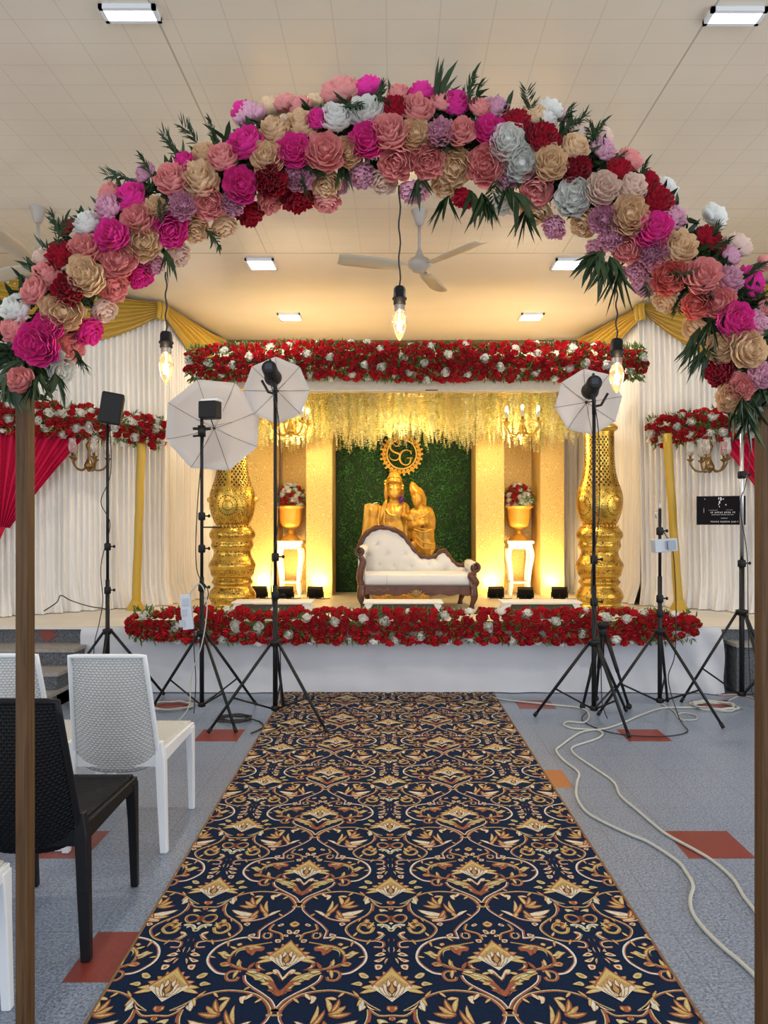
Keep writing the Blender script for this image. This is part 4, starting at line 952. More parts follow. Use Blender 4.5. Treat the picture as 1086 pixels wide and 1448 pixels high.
gt = thing('rose_garland', 'long red and white rose garland along the top of the stage canopy', 'garland', (.23, 7.94, 3.32), group='red and white rose garlands')
garland(gt, [Vector((-2.46, 0, -.02)), Vector((-1.2, 0, .03)), Vector((0, 0, .0)), Vector((1.3, 0, .01)), Vector((2.48, 0, .0))], .17, .20, .052, 540, .25, 21, 3400, leafL=.070)
gf = thing('rose_garland', 'long red and white rose garland along the front edge of the stage floor', 'garland', (.15, 6.62, .63), group='red and white rose garlands')
garland(gf, [Vector((-2.52, .0, .01)), Vector((-1.2, 0, .0)), Vector((0, 0, .0)), Vector((1.3, 0, .0)), Vector((2.56, 0, .0))], .12, .15, .054, 420, .22, 22, 1700, leafL=.062)
ga = thing('rose_garland', 'short red and white rose garland behind the flat black panel', 'garland', (-3.3, 7.8, 2.62), group='red and white rose garlands')
garland(ga, [Vector((.72, .42, -.05)), Vector((.0, .0, .03)), Vector((-.9, -.62, .02))], .14, .18, .052, 120, .42, 23, 600, (.5, -1, 0))
gb = thing('rose_garland', 'short red and white rose garland above the black sign', 'garland', (3.6, 7.9, 2.62), group='red and white rose garlands')
garland(gb, [Vector((-.68, .42, -.02)), Vector((.0, .0, .03)), Vector((1.0, -.62, .02))], .14, .18, .052, 130, .45, 24, 650, (-.5, -1, 0))
# mustard-wrapped frames carrying the side garlands
def frame(label, xs, top, grp):
    t = thing('mustard_post', label, 'post', (xs[0][0], xs[0][1], ST), group=grp)
    b = Vector((0, 0, 0)); a = Vector((top[0]-xs[0][0], top[1]-xs[0][1], 1.96)); mb = MB()
    pts = [b.lerp(a, i/14)+Vector((.002*math.sin(i*1.7), 0, 0)) for i in range(15)]
    mb.tube(pts, [.046+.010*abs(7-i)/7*.5 for i in range(15)], 10); obj('wrap', mb, M['swag'], t)
    obj('foot', MB().lathe([(.11, 0), (.10, .02), (.06, .09), (.05, .12)], 12), M['swag'], t); return t
frame('mustard fabric wrapped post between the flat black panel and the largest umbrella', [(-2.87, 8.10)], (-2.79, 8.06), 'mustard posts')
frame('mustard fabric wrapped post rising behind the grey control box', [(3.17, 8.10)], (3.03, 8.08), 'mustard posts')
def drape(label, top0, top1, bot, seed):
    t0, t1, b = Vector(top0), Vector(top1), Vector(bot); d = (t1-t0).normalized(); nn = Vector((d.y, -d.x, 0))
    def fn(u, v):
        a = t0.lerp(t1, u); e = b+Vector((0, 0, 0))+d*(u-.5)*.10; p = a.lerp(e, v); p.z -= .14*u*math.sin(PI*v)*0; c = .18*math.sin(PI*v)*u
        p = p-d*c*.12
        return p+nn*(.035*math.sin(u*7*TAU+seed)*(1-.55*v)+.02)
    mb = MB().grid(fn, 70, 24); tail = MB()
    o = obj('red_drape', mb, M['red']); tag(o, label, 'drape', 'magenta red drapes'); return o
d1 = drape('magenta red drape swept aside to the arch post near the flat black panel', (-4.0, 7.36, 2.56), (-3.30, 7.82, 2.52), (-3.93, 7.34, 1.52), 1)
obj('tail', MB().grid(lambda u, v: Vector((lerp(-4.02, -3.90, u)-.35*v, 7.30-.1*v+.02*math.sin(u*14), lerp(1.53, .62, v))), 24, 12), M['red'], d1)
d2 = drape('sliver of magenta red drape beside the arch post near the black sign', (4.15, 7.55, 2.56), (3.52, 7.98, 2.50), (4.02, 7.52, 1.60), 2)
obj('tail', MB().grid(lambda u, v: Vector((lerp(4.10, 3.96, u)+.3*v, 7.44-.1*v+.02*math.sin(u*14), lerp(1.61, .62, v))), 24, 12), M['red'], d2)

# chandeliers
def chandelier(label, loc, arms, Rr, metal, drop, glass=True, grp=None, s=1.0, lights=0):
    t = thing('chandelier', label, 'chandelier', loc, group=grp)
    obj('stem', MB().tube([(0, 0, .02*s), (0, 0, drop)], .004, 6).lathe([(.0, -.13*s), (.012*s, -.125*s), (.03*s, -.10*s), (.045*s, -.07*s), (.03*s, -.04*s), (.014*s, 0), (.012*s, .06*s), (.026*s, .10*s), (.03*s, .12*s), (.012*s, .15*s), (.006, .2*s)], 14), metal, t)
    for k in range(arms):
        a = TAU*k/arms+.35; d = Vector((math.cos(a), math.sin(a), 0))
        pts = catmull([d*.02*s+Vector((0, 0, -.05*s)), d*Rr*.35+Vector((0, 0, -.11*s)), d*Rr*.75+Vector((0, 0, -.10*s)), d*Rr+Vector((0, 0, -.04*s)), d*Rr*.98+Vector((0, 0, .0))], 4)
        am = obj('arm', MB().tube(pts, .009*s, 6).lathe([(.004, -.03*s), (.03*s, -.005*s), (.034*s, .003*s), (.012*s, .006*s), (.012*s, .035*s), (.0, .036*s)], 10, d*Rr), metal, t)
        if glass: obj('glass_shade', MB().lathe([(.015*s, .03*s), (.032*s, .05*s), (.036*s, .09*s), (.028*s, .15*s), (.031*s, .165*s)], 12, d*Rr, cap=False), M['crystal'], am)
        else: obj('candle', MB().lathe([(.011*s, .03*s), (.011*s, .09*s), (.0, .095*s)], 8, d*Rr), M['whitepaint'], am)
        if lights: obj('bulb', MB().ell(d*Rr+Vector((0, 0, .115*s)), (.014*s, .014*s, .026*s), 8, 6), M['warmbulb'], am)
        cr = MB()
        for q in range(3): cr.ell(d*Rr*(1-.12*q)+Vector((0, 0, -.05*s-.026*s*q)), (.008*s, .008*s, .012*s), 6, 4)
        obj('crystal_drop', cr, M['crystal'], am)
    return t
t_ = NT('crystal_glass'); t_.p(Base_Color=(.95, .93, .88), Roughness=.05, Transmission_Weight=.85, IOR=1.4); M['crystal'] = t_.m
M['warmbulb'] = emit('warm_chandelier_bulb', (1, .80, .45), 8)
chandelier('aged brass chandelier with glass shades beside the stand of the flat black panel', (-3.24, 7.74, 2.26), 5, .19, M['brass'], .25, True, 'brass side chandeliers', 1.15)
chandelier('aged brass chandelier with glass shades hanging above the black sign', (3.32, 7.66, 2.24), 5, .19, M['brass'], .27, True, 'brass side chandeliers', 1.15)

# black sign
sg = thing('sign_board', 'black sign board with small white lettering hanging on the curtain', 'sign', (3.42, 7.62, 1.70))
SQ = Matrix.Rotation(math.radians(-18), 4, 'Z'); sg.rotation_euler.z = math.radians(-18)
obj('panel', MB().box((0, 0, 0), (.47, .012, .30)), mat('black_sign_panel', (.008, .006, .008), .7, Specular_IOR_Level=.1), sg, False)
wl = mat('white_lettering', (.75, .72, .72), .5)
lt = MB(); r = random.Random(3)
def scribble(x0, x1, z, h):
    x = x0
    while x < x1:
        w_ = h*r.uniform(.5, .85)
        lt.box((x+w_/2, -.0072, z), (w_*.35, .002, h*r.uniform(.7, 1))); lt.box((x+w_/2, -.0072, z+r.choice((-1, 0, 1))*h*.3), (w_*.8, .002, h*.22)); x += w_*1.25
        if r.random() < .14: x += h*.6
scribble(-.10, .13, -.022, .018); scribble(-.09, .12, -.045, .009); scribble(0, .06, -.082, .009); scribble(-.10, .16, -.118, .015); scribble(-.12, -.03, .002, .006); scribble(.05, .11, .004, .007)
for x, z, w_, h_ in ((-.02, .125, .008, .02), (.0, .12, .012, .034), (.022, .118, .012, .010), (-.013, .085, .012, .028), (-.022, .062, .006, .012), (-.014, .04, .006, .016), (.048, .058, .010, .012), (-.155, .12, .007, .008), (-.165, -.0, .003, .05)): lt.box((x, -.0072, z), (w_, .002, h_))
obj('lettering', lt, wl, sg, False)

# ---------------------------------------------------------------- gold pillars
def pillar_mat():
    t = NT('pierced_gold_pillar'); uv = t.coord('UV'); u, v, _ = t.sep(uv); co = t.coord()
    a = t.math('MULTIPLY', u, 26.0); b = t.math('MULTIPLY', v, 17.0)
    d1_ = t.math('ABSOLUTE', t.math('SUBTRACT', t.math('FRACT', t.math('ADD', a, b)), .5)); d2_ = t.math('ABSOLUTE', t.math('SUBTRACT', t.math('FRACT', t.math('SUBTRACT', a, b)), .5))
    lat = t.math('LESS_THAN', t.math('MAXIMUM', d1_, d2_), .29)
    band = t.math('MULTIPLY', t.math('GREATER_THAN', v, 1.36), t.math('LESS_THAN', v, 1.92))
    panel = t.math('GREATER_THAN', t.math('ABSOLUTE', t.math('SUBTRACT', t.math('FRACT', t.math('MULTIPLY', u, 4.0)), .5)), .09)
    lat = t.math('MULTIPLY', t.math('MULTIPLY', lat, band), panel)
    uvp = t.node('ShaderNodeCombineXYZ', {0: t.math('MULTIPLY', u, 1.6), 1: v, 2: 0.0}).outputs[0]
    vo = t.node('ShaderNodeTexVoronoi', {'Vector': uvp, 'Scale': 30.0}); vd = vo.outputs['Distance']
    cir = t.math('LESS_THAN', vd, .16); cir2 = t.math('LESS_THAN', t.math('ABSOLUTE', t.math('SUBTRACT', vd, .48)), .05)
    dots = t.math('MULTIPLY', t.math('MAXIMUM', cir, cir2), t.math('GREATER_THAN', t.noise(co, 14, 2), .36))
    low = t.math('LESS_THAN', v, 1.34); belly = t.math('MULTIPLY', t.math('GREATER_THAN', v, .93), low)
    # medallion rings on the belly, four round the pillar
    mu = t.math('MULTIPLY', t.math('SUBTRACT', t.math('FRACT', t.math('MULTIPLY', u, 4.0)), .5), .40); mv = t.math('SUBTRACT', v, 1.16)
    md = t.math('SQRT', t.math('ADD', t.math('MULTIPLY', mu, mu), t.math('MULTIPLY', mv, mv)))
    rings = t.math('LESS_THAN', t.math('FRACT', t.math('MULTIPLY', md, 20.0)), .24)
    spokes = t.math('GREATER_THAN', t.math('SINE', t.math('MULTIPLY', t.math('ARCTAN2', mv, mu), 22.0)), -.1)
    inm = t.math('MULTIPLY', t.math('LESS_THAN', md, .15), belly); medal = t.math('MULTIPLY', t.math('MULTIPLY', rings, spokes), t.math('MULTIPLY', inm, t.math('GREATER_THAN', md, .035)))
    dots = t.math('MULTIPLY', dots, t.math('SUBTRACT', 1.0, inm))
    rowb = t.math('MULTIPLY', t.math('LESS_THAN', v, .93), t.math('GREATER_THAN', t.math('SINE', t.math('MULTIPLY', v, 62.0)), -.35))
    dots = t.math('MULTIPLY', dots, t.math('MAXIMUM', belly, rowb))
    hole = t.math('MINIMUM', 1.0, t.math('ADD', lat, t.math('ADD', dots, medal)))
    n = t.noise(co, 9, 3)
    t.p(Base_Color=t.mix(hole, t.ramp(n, [(.3, (.50, .27, .03)), (.7, (.80, .51, .09))]), (.035, .018, .004)), Metallic=t.math('MULTIPLY', t.math('SUBTRACT', 1.0, hole), .85), Roughness=t.math('MULTIPLY_ADD', hole, .5, .26))
    t.bump(t.math('ADD', t.math('MULTIPLY', hole, -1.0), t.math('MULTIPLY', t.noise(co, 60, 2), .3)), .8, .012); return t.m
M['pillar'] = pillar_mat()
k = 8.1/F
PRF = [(868, 31), (862, 31), (858, 28.5), (853, 31), (848, 33), (841, 31), (834, 26), (831, 27), (828, 29), (825, 27), (822, 26), (818, 29.5), (811, 31), (805, 33), (800, 31.5), (796, 29), (789, 26), (784, 26), (781, 28), (776, 29.5), (772, 28.5), (769, 29), (763, 32), (757, 31), (753, 28), (749, 24), (747, 23), (744, 25), (738, 27.5), (730, 30.2), (722, 31.8), (712, 32.2), (702, 31), (694, 28.5), (684, 25), (672, 22.5), (660, 21), (640, 20.2), (620, 20.2), (616, 21), (613, 24.5), (609, 24.8), (606, 22), (603, 18), (590, 16), (575, 16), (562, 18), (557, 22)]
def pillar(x, label, ph):
    t = thing('gold_pillar', label, 'pillar', (x, 8.1, ST), ph, 'pierced gold pillars')
    z0 = (CY-868)*k
    pr = catmull([(r*k, 0, (CY-y)*k-z0) for y, r in PRF], 3); prof = [(p.x, p.z) for p in pr]
    cut = next(i for i, (r, z) in enumerate(prof) if z > (CY-747)*k-z0)
    obj('turned_base', MB().lathe(prof[:cut+1], 48), M['pillar'], t)
    cu2 = next(i for i, (r, z) in enumerate(prof) if z > (CY-616)*k-z0)
    obj('vase_shaft', MB().lathe(prof[cut:cu2+1], 48), M['pillar'], t); obj('capital', MB().lathe(prof[cu2:], 40), M['gold'], t)
    bead = MB()
    for i in range(28): a = TAU*i/28; bead.ell((25.5*k*math.cos(a), 25.5*k*math.sin(a), (CY-749)*k-z0), .011, 6, 4)
    obj('bead_ring', bead, M['gold'], t)
    for i in range(4):
        a = TAU*(i+.5)/4; bs = MB().ell((31.8*k*math.cos(a), 31.8*k*math.sin(a), (CY-712)*k-z0), (.035, .035, .035), 12, 8); obj('boss', bs, M['gold'], t)
    return t
pillar(-1.795, 'pierced gold pillar partly hidden by the largest umbrella', math.radians(-70+45-20))
pillar(2.285, 'pierced gold pillar standing in line with a strobe pole', math.radians(-62-45))
# ---------------------------------------------------------------- canopy
cn = thing('stage_canopy', 'cream canopy frame over the sofa with a plain front fascia', 'canopy', (.22, 8.2, 3.05))
M['cream'] = mat('cream_fascia', (.86, .74, .55), .5, noise=.06)
obj('fascia', MB().box((0, .0, .05), (4.55, .08, .12)).box((0, -.05, .0), (4.5, .04, .02)), M['cream'], cn, False)
obj('ceiling_board', MB().box((.0, 1.05, .10), (4.5, 2.1, .05)), M['cream'], cn, False)
obj('top_rail', MB().box((0, .03, .30), (4.5, .08, .35)), M['cream'], cn, False)
red_ = MB().box((.2, -.075, .0), (.14, .006, .012)); obj('red_tag', red_, M['redtile'], cn, False)
# hanging wisteria strands
wt = petal_mat('pale_yellow_wisteria', (.88, .78, .34), .45); wt2 = petal_mat('pale_green_wisteria', (.74, .78, .36), .45); wt3 = petal_mat('cream_wisteria', (.92, .86, .58), .45)
wr = random.Random(41); wm = MB()
def strand(x, y, L):
    nb = int(L/.021); m_ = wr.choice((0, 0, 0, 2, 2, 1)); ph = wr.uniform(0, 6)
    for i in range(nb):
        f = i/nb; z = -i*.021; s_ = .030*(1.1-.55*f**2.5)
        for q in range(3):
            a = ph+i*1.9+q*2.1; d = Vector((math.cos(a), math.sin(a), wr.uniform(-.9, -.2))).normalized(); b = Vector((x+.004*math.sin(i), y, z)); sd = d.cross(Vector((0, 0, 1))).normalized()*s_*.55
            wm.m = m_ if wr.random() < .8 else 2
            e = b+d*s_*1.25; wm.add([b, b+d*s_*.7+sd, e, b+d*s_*.7-sd], [(0, 1, 2, 3)])
for row in range(11):
    y = -.06+row*.155
    for i in range(76):
        x = -1.98+i*.0525+wr.uniform(-.025, .025)
        if wr.random() < .03 or (y > 1.22 and not -.95 < x < .80): continue
        ce = .50+.06*math.sin(x*4.0+row)+wr.uniform(-.10, .08)
        if row > 5 and abs(x-.42) < .16: ce *= .55
        if abs(x+.11) < .30: ce *= .84
        strand(x, y+wr.uniform(-.05, .05), max(.2, ce*(1+.0*row)))
o = obj('hanging_flowers', wm, [wt, wt2, wt3], None, False, loc=(.22, 8.38, 3.08)); tag(o, 'curtain of pale yellow artificial wisteria hanging under the canopy', 'hanging flowers', kind='stuff')
chandelier('gold candle chandelier in the wisteria beside the small umbrella at the carpet', (-1.17, 8.22, 2.70), 6, .20, M['gold'], .42, False, 'gold canopy chandeliers', 1.25, 1)
chandelier('gold candle chandelier in the wisteria, clear of any light stand', (1.45, 8.22, 2.70), 6, .20, M['gold'], .40, False, 'gold canopy chandeliers', 1.25, 1)
# ---------------------------------------------------------------- gold damask backdrop
def damask():
    t = NT('gold_damask_panel'); co = t.coord(); x, y, z = t.sep(co)
    nn = t.noise(co, 9, 2, .5, 0, 'Color')
    q = t.node('ShaderNodeVectorMath', operation='MULTIPLY_ADD'); t.l.new(nn, q.inputs[0]); q.inputs[1].default_value = (.05, .05, .05); t.l.new(co, q.inputs[2])
    vo = t.node('ShaderNodeTexVoronoi', {'Vector': q.outputs[0], 'Scale': 16.0}).outputs['Distance']
    sw = t.math('SINE', t.math('MULTIPLY', vo, 26.0)); ridge = t.math('GREATER_THAN', sw, .15)
    hl = t.math('MULTIPLY', ridge, 1.0)
    t.p(Base_Color=t.mix(ridge, (.64, .41, .11), (.80, .57, .20)), Roughness=.42, Metallic=.25); t.bump(hl, .5, .006); return t.m
M['damask'] = damask(); M['damaskedge'] = mat('gold_panel_edge', (.68, .46, .14), .45, .2)
def panel(x0, x1, y0, y1, z1, label):
    t = thing('backdrop_panel', label, 'backdrop panel', ((x0+x1)/2, y0, ST), group='gold damask backdrop panels'); w_ = x1-x0; h = z1-ST; d = y1-y0
    obj('body', MB().box((0, d/2+.006, h/2), (w_, d-.012, h)), M['damaskedge'], t, False)
    obj('face', MB().box((0, .005, h/2), (w_-.012, .012, h)), M['damask'], t, False)
    return t
ZP = 3.115
panel(-1.95, -1.575, 9.70, 10.30, ZP, 'projecting gold damask panel beside the gold pillar under the largest umbrella')
panel(-1.17, -.82, 9.70, 10.30, ZP, 'projecting gold damask panel between the green wall and the urn crossed by a pole')
panel(1.09, 1.47, 9.70, 10.30, ZP, 'projecting gold damask panel between the green wall and the unobstructed urn')
panel(1.95, 2.27, 9.70, 10.30, ZP, 'projecting gold damask panel beside the narrow ivory curtain')
panel(-1.573, -1.172, 10.30, 10.36, ZP, 'recessed gold damask panel behind the urn crossed by the strobe pole')
panel(1.472, 1.948, 10.30, 10.36, ZP, 'recessed gold damask panel behind the unobstructed urn')
# green wall
gw = thing('boxwood_wall', 'dense green artificial boxwood wall panel behind the golden couple', 'leaf wall', (.135, 10.22, ST))
M['box'] = mat('boxwood_leaf', (.05, .19, .035), .45, noise=.55, nscale=5); M['boxd'] = mat('boxwood_backing', (.010, .035, .008), .8)
obj('backing', MB().box((0, .05, 1.26), (1.90, .06, 2.52)), M['boxd'], gw, False)
lw = MB(); r = random.Random(9)
for i in range(11000):
    x, z = r.uniform(-.905, .905), r.uniform(.03, 2.5); d = Vector((r.uniform(-1, 1), -r.uniform(.15, 1.0), r.uniform(-.9, 1.0)))
    n_ = mnoise.noise(Vector((x*5, z*5, 0)))
    leaflet(lw, Vector((x, .03-r.uniform(0, .045)-.02*n_, z)), d, rdir(r), r.uniform(.022, .046), .0085, .2)
tag(obj('leaves', lw, M['box'], gw, False), kind='stuff')
# monogram emblem
em = thing('monogram_emblem', 'gold ring emblem with the letters S and G on the green wall', 'emblem', (.1, 10.10, 2.53))
em.location.x = (568-CX)/F*10.1
R0 = .205
obj('ring', MB().tube([(R0*math.cos(TAU*i/48), 0, R0*math.sin(TAU*i/48)) for i in range(48)], .012, 8, closed=True), M['goldpale'], em)
fm = MB()
for i in range(26):
    a = TAU*i/26
    c = Vector((math.cos(a), 0, math.sin(a)))*(R0+.045)
    for q in range(5):
        b = TAU*q/5+a; fm.ell(c+Vector((math.cos(b)*.019, 0, math.sin(b)*.019)), (.015, .008, .015), 7, 5)
    fm.ell(c+Vector((0, -.008, 0)), .010, 7, 5)
    c2_ = c*1.14; fm.ell(c2_+Vector((.008*math.sin(i*3), 0, 0)), (.018, .006, .018), 6, 4); fm.tube([c*.8, c*1.1], .006, 5)
obj('floral_border', fm, M['goldpale'], em)
def stroke(pts, ws):
    q = catmull([(x, 0, z) for x, z in pts], 6); n_ = len(q); rr_ = []
    for i in range(n_):
        f = i/(n_-1)*(len(ws)-1); a = int(min(f, len(ws)-2)); rr_.append(lerp(ws[a], ws[a+1], f-a))
    return MB().tube(q, rr_, 8)
kx = .2578*10.1/F
def ec(x, y): return ((x-497)*kx, -(y-268)*kx)
obj('letter_s', stroke([ec(*p) for p in ((476, 175), (484, 205), (470, 226), (448, 210), (438, 218), (436, 238), (455, 256), (484, 268), (486, 288), (464, 302), (440, 296), (428, 280), (432, 266))], [.004, .009, .006, .008, .010, .013, .015, .015, .012, .010, .008, .006, .004]), M['goldpale'], em)
g_ = stroke([ec(*p) for p in ((548, 262), (538, 250), (520, 246), (500, 254), (488, 276), (488, 300), (500, 320), (520, 328), (540, 320), (546, 304), (546, 290))], [.006, .006, .009, .012, .015, .015, .012, .009, .010, .012, .010]); g_.tube([Vector((ec(524, 290)[0], 0, ec(524, 290)[1])), Vector((ec(560, 290)[0], 0, ec(560, 290)[1]))], .007, 6); g_.tube([Vector((ec(549, 250)[0], 0, ec(549, 246)[1])), Vector((ec(549, 270)[0], 0, ec(549, 268)[1]))], .006, 6)
obj('letter_g', g_, M['goldpale'], em)

# ---------------------------------------------------------------- golden couple sculpture
YS = 9.35
sc = thing('couple_statue', 'golden sculpture of an embracing couple in headdresses behind the sofa', 'statue', (.15, YS, ST))
def sp_(cx, cy): p = P(440+.2578*cx, 570+.2578*cy, YS); return Vector((p.x-.15, 0, p.z-ST))
ks = .2578*YS/F
bd = MB()
def E(cx, cy, rx, rz, ry, y=0.0, rot=0): bd.ell(sp_(cx, cy)+Vector((0, y, 0)), (rx*ks, ry*ks, rz*ks), 20, 14, Matrix.Rotation(math.radians(rot), 3, 'Y'))
# man
E(455, 475, 39, 52, 42); E(457, 500, 30, 36, 38, -.02); E(456, 425, 44, 36, 46); E(457, 400, 34, 28, 36); E(460, 385, 20, 14, 20)
E(452, 545, 27, 45, 26); E(440, 620, 88, 70, 52); E(355, 610, 44, 58, 40); E(350, 680, 52, 90, 44); E(450, 720, 100, 120, 58); E(500, 590, 44, 48, 40)
E(412, 490, 13, 60, 22, .05); E(500, 480, 10, 50, 20, .05)
# robe at his back (stole over the shoulder)
q_ = [sp_(*p) for p in ((292, 556), (318, 548), (350, 556), (392, 610), (388, 800), (270, 800), (284, 660))]; bd.prism([(p.x, p.z) for p in q_], -.05, .07); E(392, 600, 16, 74, 14, -.12, 18)
# woman
E(578, 520, 30, 42, 36, -.10, -8); E(577, 542, 22, 27, 30, -.12, -8); E(568, 482, 29, 34, 32, -.06, -14); E(558, 452, 20, 15, 20, -.06, -10); E(552, 476, 14, 30, 20, -.08, -10); E(553, 440, 10, 9, 10, -.06)
E(600, 520, 30, 62, 26, .0, -14); E(590, 565, 20, 26, 20, -.08); E(610, 620, 66, 58, 48, -.06); E(652, 640, 30, 72, 34, -.04, -6); E(556, 635, 30, 60, 34, -.08, 6)
E(612, 720, 64, 80, 52, -.05); E(620, 780, 62, 70, 54, -.05); E(606, 690, 60, 12, 50, -.10, 6)
for cx, cy, cx2, cy2, yy, rr_ in ((556, 670, 640, 655, -.19, 15), (655, 665, 575, 640, -.17, 15), (500, 610, 545, 640, -.14, 16)):
    a, b = sp_(cx, cy), sp_(cx2, cy2); bd.tube([a+Vector((0, yy*.8, 0)), a.lerp(b, .5)+Vector((0, yy*1.15, 0)), b+Vector((0, yy, 0))], [rr_*ks, rr_*ks*.9, rr_*ks*.7], 10)
# noses, brows, lips
for cx, cy, s_, yy in ((455, 478, 1, -42), (574, 528, .8, -76)):
    o_ = yy*ks
    bd.ell(sp_(cx, cy)+Vector((0, o_, 0)), (6*ks*s_, 8*ks*s_, 15*ks*s_), 10, 8); bd.ell(sp_(cx, cy+24*s_)+Vector((0, o_+.008, 0)), (11*ks*s_, 7*ks*s_, 4.5*ks*s_), 10, 6); bd.ell(sp_(cx, cy+38*s_)+Vector((0, o_+.012, 0)), (11*ks*s_, 9*ks*s_, 8*ks*s_), 10, 6)
    for sx in (-1, 1): bd.ell(sp_(cx+sx*17*s_, cy-12*s_)+Vector((0, o_+.016, 0)), (13*ks*s_, 7*ks*s_, 4*ks*s_), 10, 6, Matrix.Rotation(sx*.2, 3, 'Y'))
# body down to the floor behind the sofa
a = sp_(470, 760); bd.lathe([(.36, 0), (.36, .06), (.30, .10), (.28, .5), (.30, a.z)], 20, (a.x+.05, 0, 0), .55)
t_ = NT('aged_gold_statue'); co_ = t_.coord(); n1_ = t_.noise(co_, 7, 4); w_ = t_.node('ShaderNodeTexWave', {'Vector': t_.map(co_, (1, 1, .35), (0, .3, 0)), 'Scale': 4.5, 'Distortion': 7.0, 'Detail': 2.0}).outputs['Fac']
t_.p(Base_Color=t_.ramp(n1_, [(.3, (.46, .22, .02)), (.6, (.66, .36, .05)), (.8, (.78, .46, .09))]), Metallic=.35, Roughness=.36); t_.bump(t_.math('ADD', w_, t_.math('MULTIPLY', t_.noise(co_, 30, 3), .5)), .42, .02); M['statue'] = t_.m
so = obj('figures', bd, M['statue'], sc)
rm = so.modifiers.new('remesh', 'REMESH'); rm.mode = 'VOXEL'; rm.voxel_size = .0105; rm.use_smooth_shade = True
sm = so.modifiers.new('smooth', 'SMOOTH'); sm.iterations = 3; sm.factor = .5
dk = mat('statue_dark_line', (.16, .07, .01), .5)
ey = MB()
for cx, cy, s_, yy in ((455, 478, 1, -40), (574, 528, .8, -74)):
    for sx in (-1, 1): ey.ell(sp_(cx+sx*16*s_, cy-3*s_)+Vector((0, yy*ks+.014, 0)), (9*ks*s_, 5*ks*s_, 3.0*ks*s_), 10, 6)
    ey.ell(sp_(cx, cy+25*s_)+Vector((0, yy*ks-.006, 0)), (7*ks*s_, 3*ks*s_, 1.4*ks*s_), 8, 5)
obj('eye_line', ey, dk, sc)
def line3(pts, r_, n, m_, closed=False): return obj(n, MB().tube(catmull([sp_(x, y)+Vector((0, yy, 0)) for x, y, yy in pts], 5), r_, 6), m_, sc)
line3([(412, 440, -.06), (430, 432, -.105), (456, 429, -.125), (482, 432, -.105), (498, 440, -.06)], .008, 'headband', M['gold'])
line3([(416, 415, -.07), (440, 408, -.105), (470, 408, -.105), (494, 415, -.07)], .006, 'headband', M['gold'])
line3([(545, 505, -.15), (560, 488, -.18), (585, 487, -.19), (604, 500, -.16)], .007, 'headband', M['gold'])
line3([(400, 565, -.10), (430, 610, -.15), (470, 610, -.15), (500, 560, -.12)], .010, 'necklace', M['gold'])
line3([(545, 590, -.17), (575, 620, -.20), (610, 622, -.20), (648, 590, -.15)], .009, 'necklace', M['gold'])
line3([(560, 690, -.21), (610, 705, -.235), (660, 690, -.19)], .010, 'waist_sash', M['gold'])
line3([(570, 720, -.20), (610, 760, -.24), (670, 770, -.21)], .009, 'garment_fold', M['goldpale'])
line3([(565, 745, -.20), (605, 790, -.24), (675, 795, -.21)], .009, 'garment_fold', M['goldpale'])
line3([(380, 570, -.13), (370, 640, -.15), (380, 720, -.17)], .012, 'garment_fold', M['goldpale'])
line3([(405, 600, -.15), (400, 660, -.17), (420, 720, -.19)], .010, 'garment_fold', M['goldpale'])
line3([(330, 570, -.10), (345, 552, -.12), (365, 548, -.12)], .007, 'collar_edge', M['whitepaint'])
er = MB()
for x, y in ((408, 430), (406, 445), (502, 455), (500, 470)): er.ell(sp_(x, y)+Vector((0, -.06, 0)), .018, 10, 8)
obj('ear_ornament', er, M['gold'], sc)
ts = MB(); r = random.Random(2)
for i in range(26): ts.ell(sp_(492+r.uniform(-10, 10), 525+r.uniform(-24, 24))+Vector((0, -.11+r.uniform(-.02, .02), 0)), .012, 6, 4)
obj('purple_tassel', ts, mat('purple_flower_tassel', (.12, .02, .20), .6), sc)

# ---------------------------------------------------------------- sofa
YF, YB = 8.22, 8.80
sf = thing('settee', 'white tufted chaise settee with carved dark wood frame on the stage', 'sofa', (.15, 8.2, ST))
def fp(cx, cy, Y): p = P(440+.2578*cx, 570+.2578*cy, Y); return Vector((p.x-.15, p.z-ST))
M['walnut'] = mat('carved_dark_wood', (.095, .030, .012), .32, noise=.35, nscale=9); M['leatherette'] = mat('white_leatherette', (.68, .66, .63), .42, bump=.08, bscale=40)
M['bronze'] = mat('bronze_carving', (.28, .17, .06), .4, .5)
kb = .2578*YB/F; kf = .2578*YF/F
rail = [(262, 800), (272, 770), (295, 728), (335, 695), (385, 682), (440, 690), (490, 715), (525, 755), (555, 800), (595, 835), (640, 846), (680, 838), (705, 815), (730, 812), (750, 840), (775, 875), (810, 890), (845, 880), (880, 862)]
rp = [fp(x, y, YB) for x, y in rail]
rc = catmull([(p.x, YB-8.2-.075, p.y) for p in rp], 6)
def railz(x):
    best = min(range(len(rc)-1), key=lambda i: abs((rc[i].x+rc[i+1].x)/2-x)); return rc[best].z
seatz = fp(580, 940, YF).y
tuf = [(362, 778), (415, 822), (515, 832), (372, 885), (455, 890), (548, 890), (645, 895), (740, 910), (320, 835), (600, 860), (690, 870)]
tp = [fp(x, y, YB-.1) for x, y in tuf]
xa, xb = fp(275, 800, YB).x, fp(880, 860, YB).x
def bk(u, v):
    x = lerp(xa, xb, u); zt2 = max(railz(x)-.030, seatz+.02); z = lerp(seatz-.06, zt2, v)
    y = YB-8.2-.03-.06*math.sin(PI*min(1, v*.8+.15))*min(1, 8*min(u, 1-u))
    for q in tp: d = math.hypot(x-q.x, z-q.y); y += .028*math.exp(-(d/.035)**2)-.006*math.exp(-(d/.10)**2)
    return (x, y-.0, z)
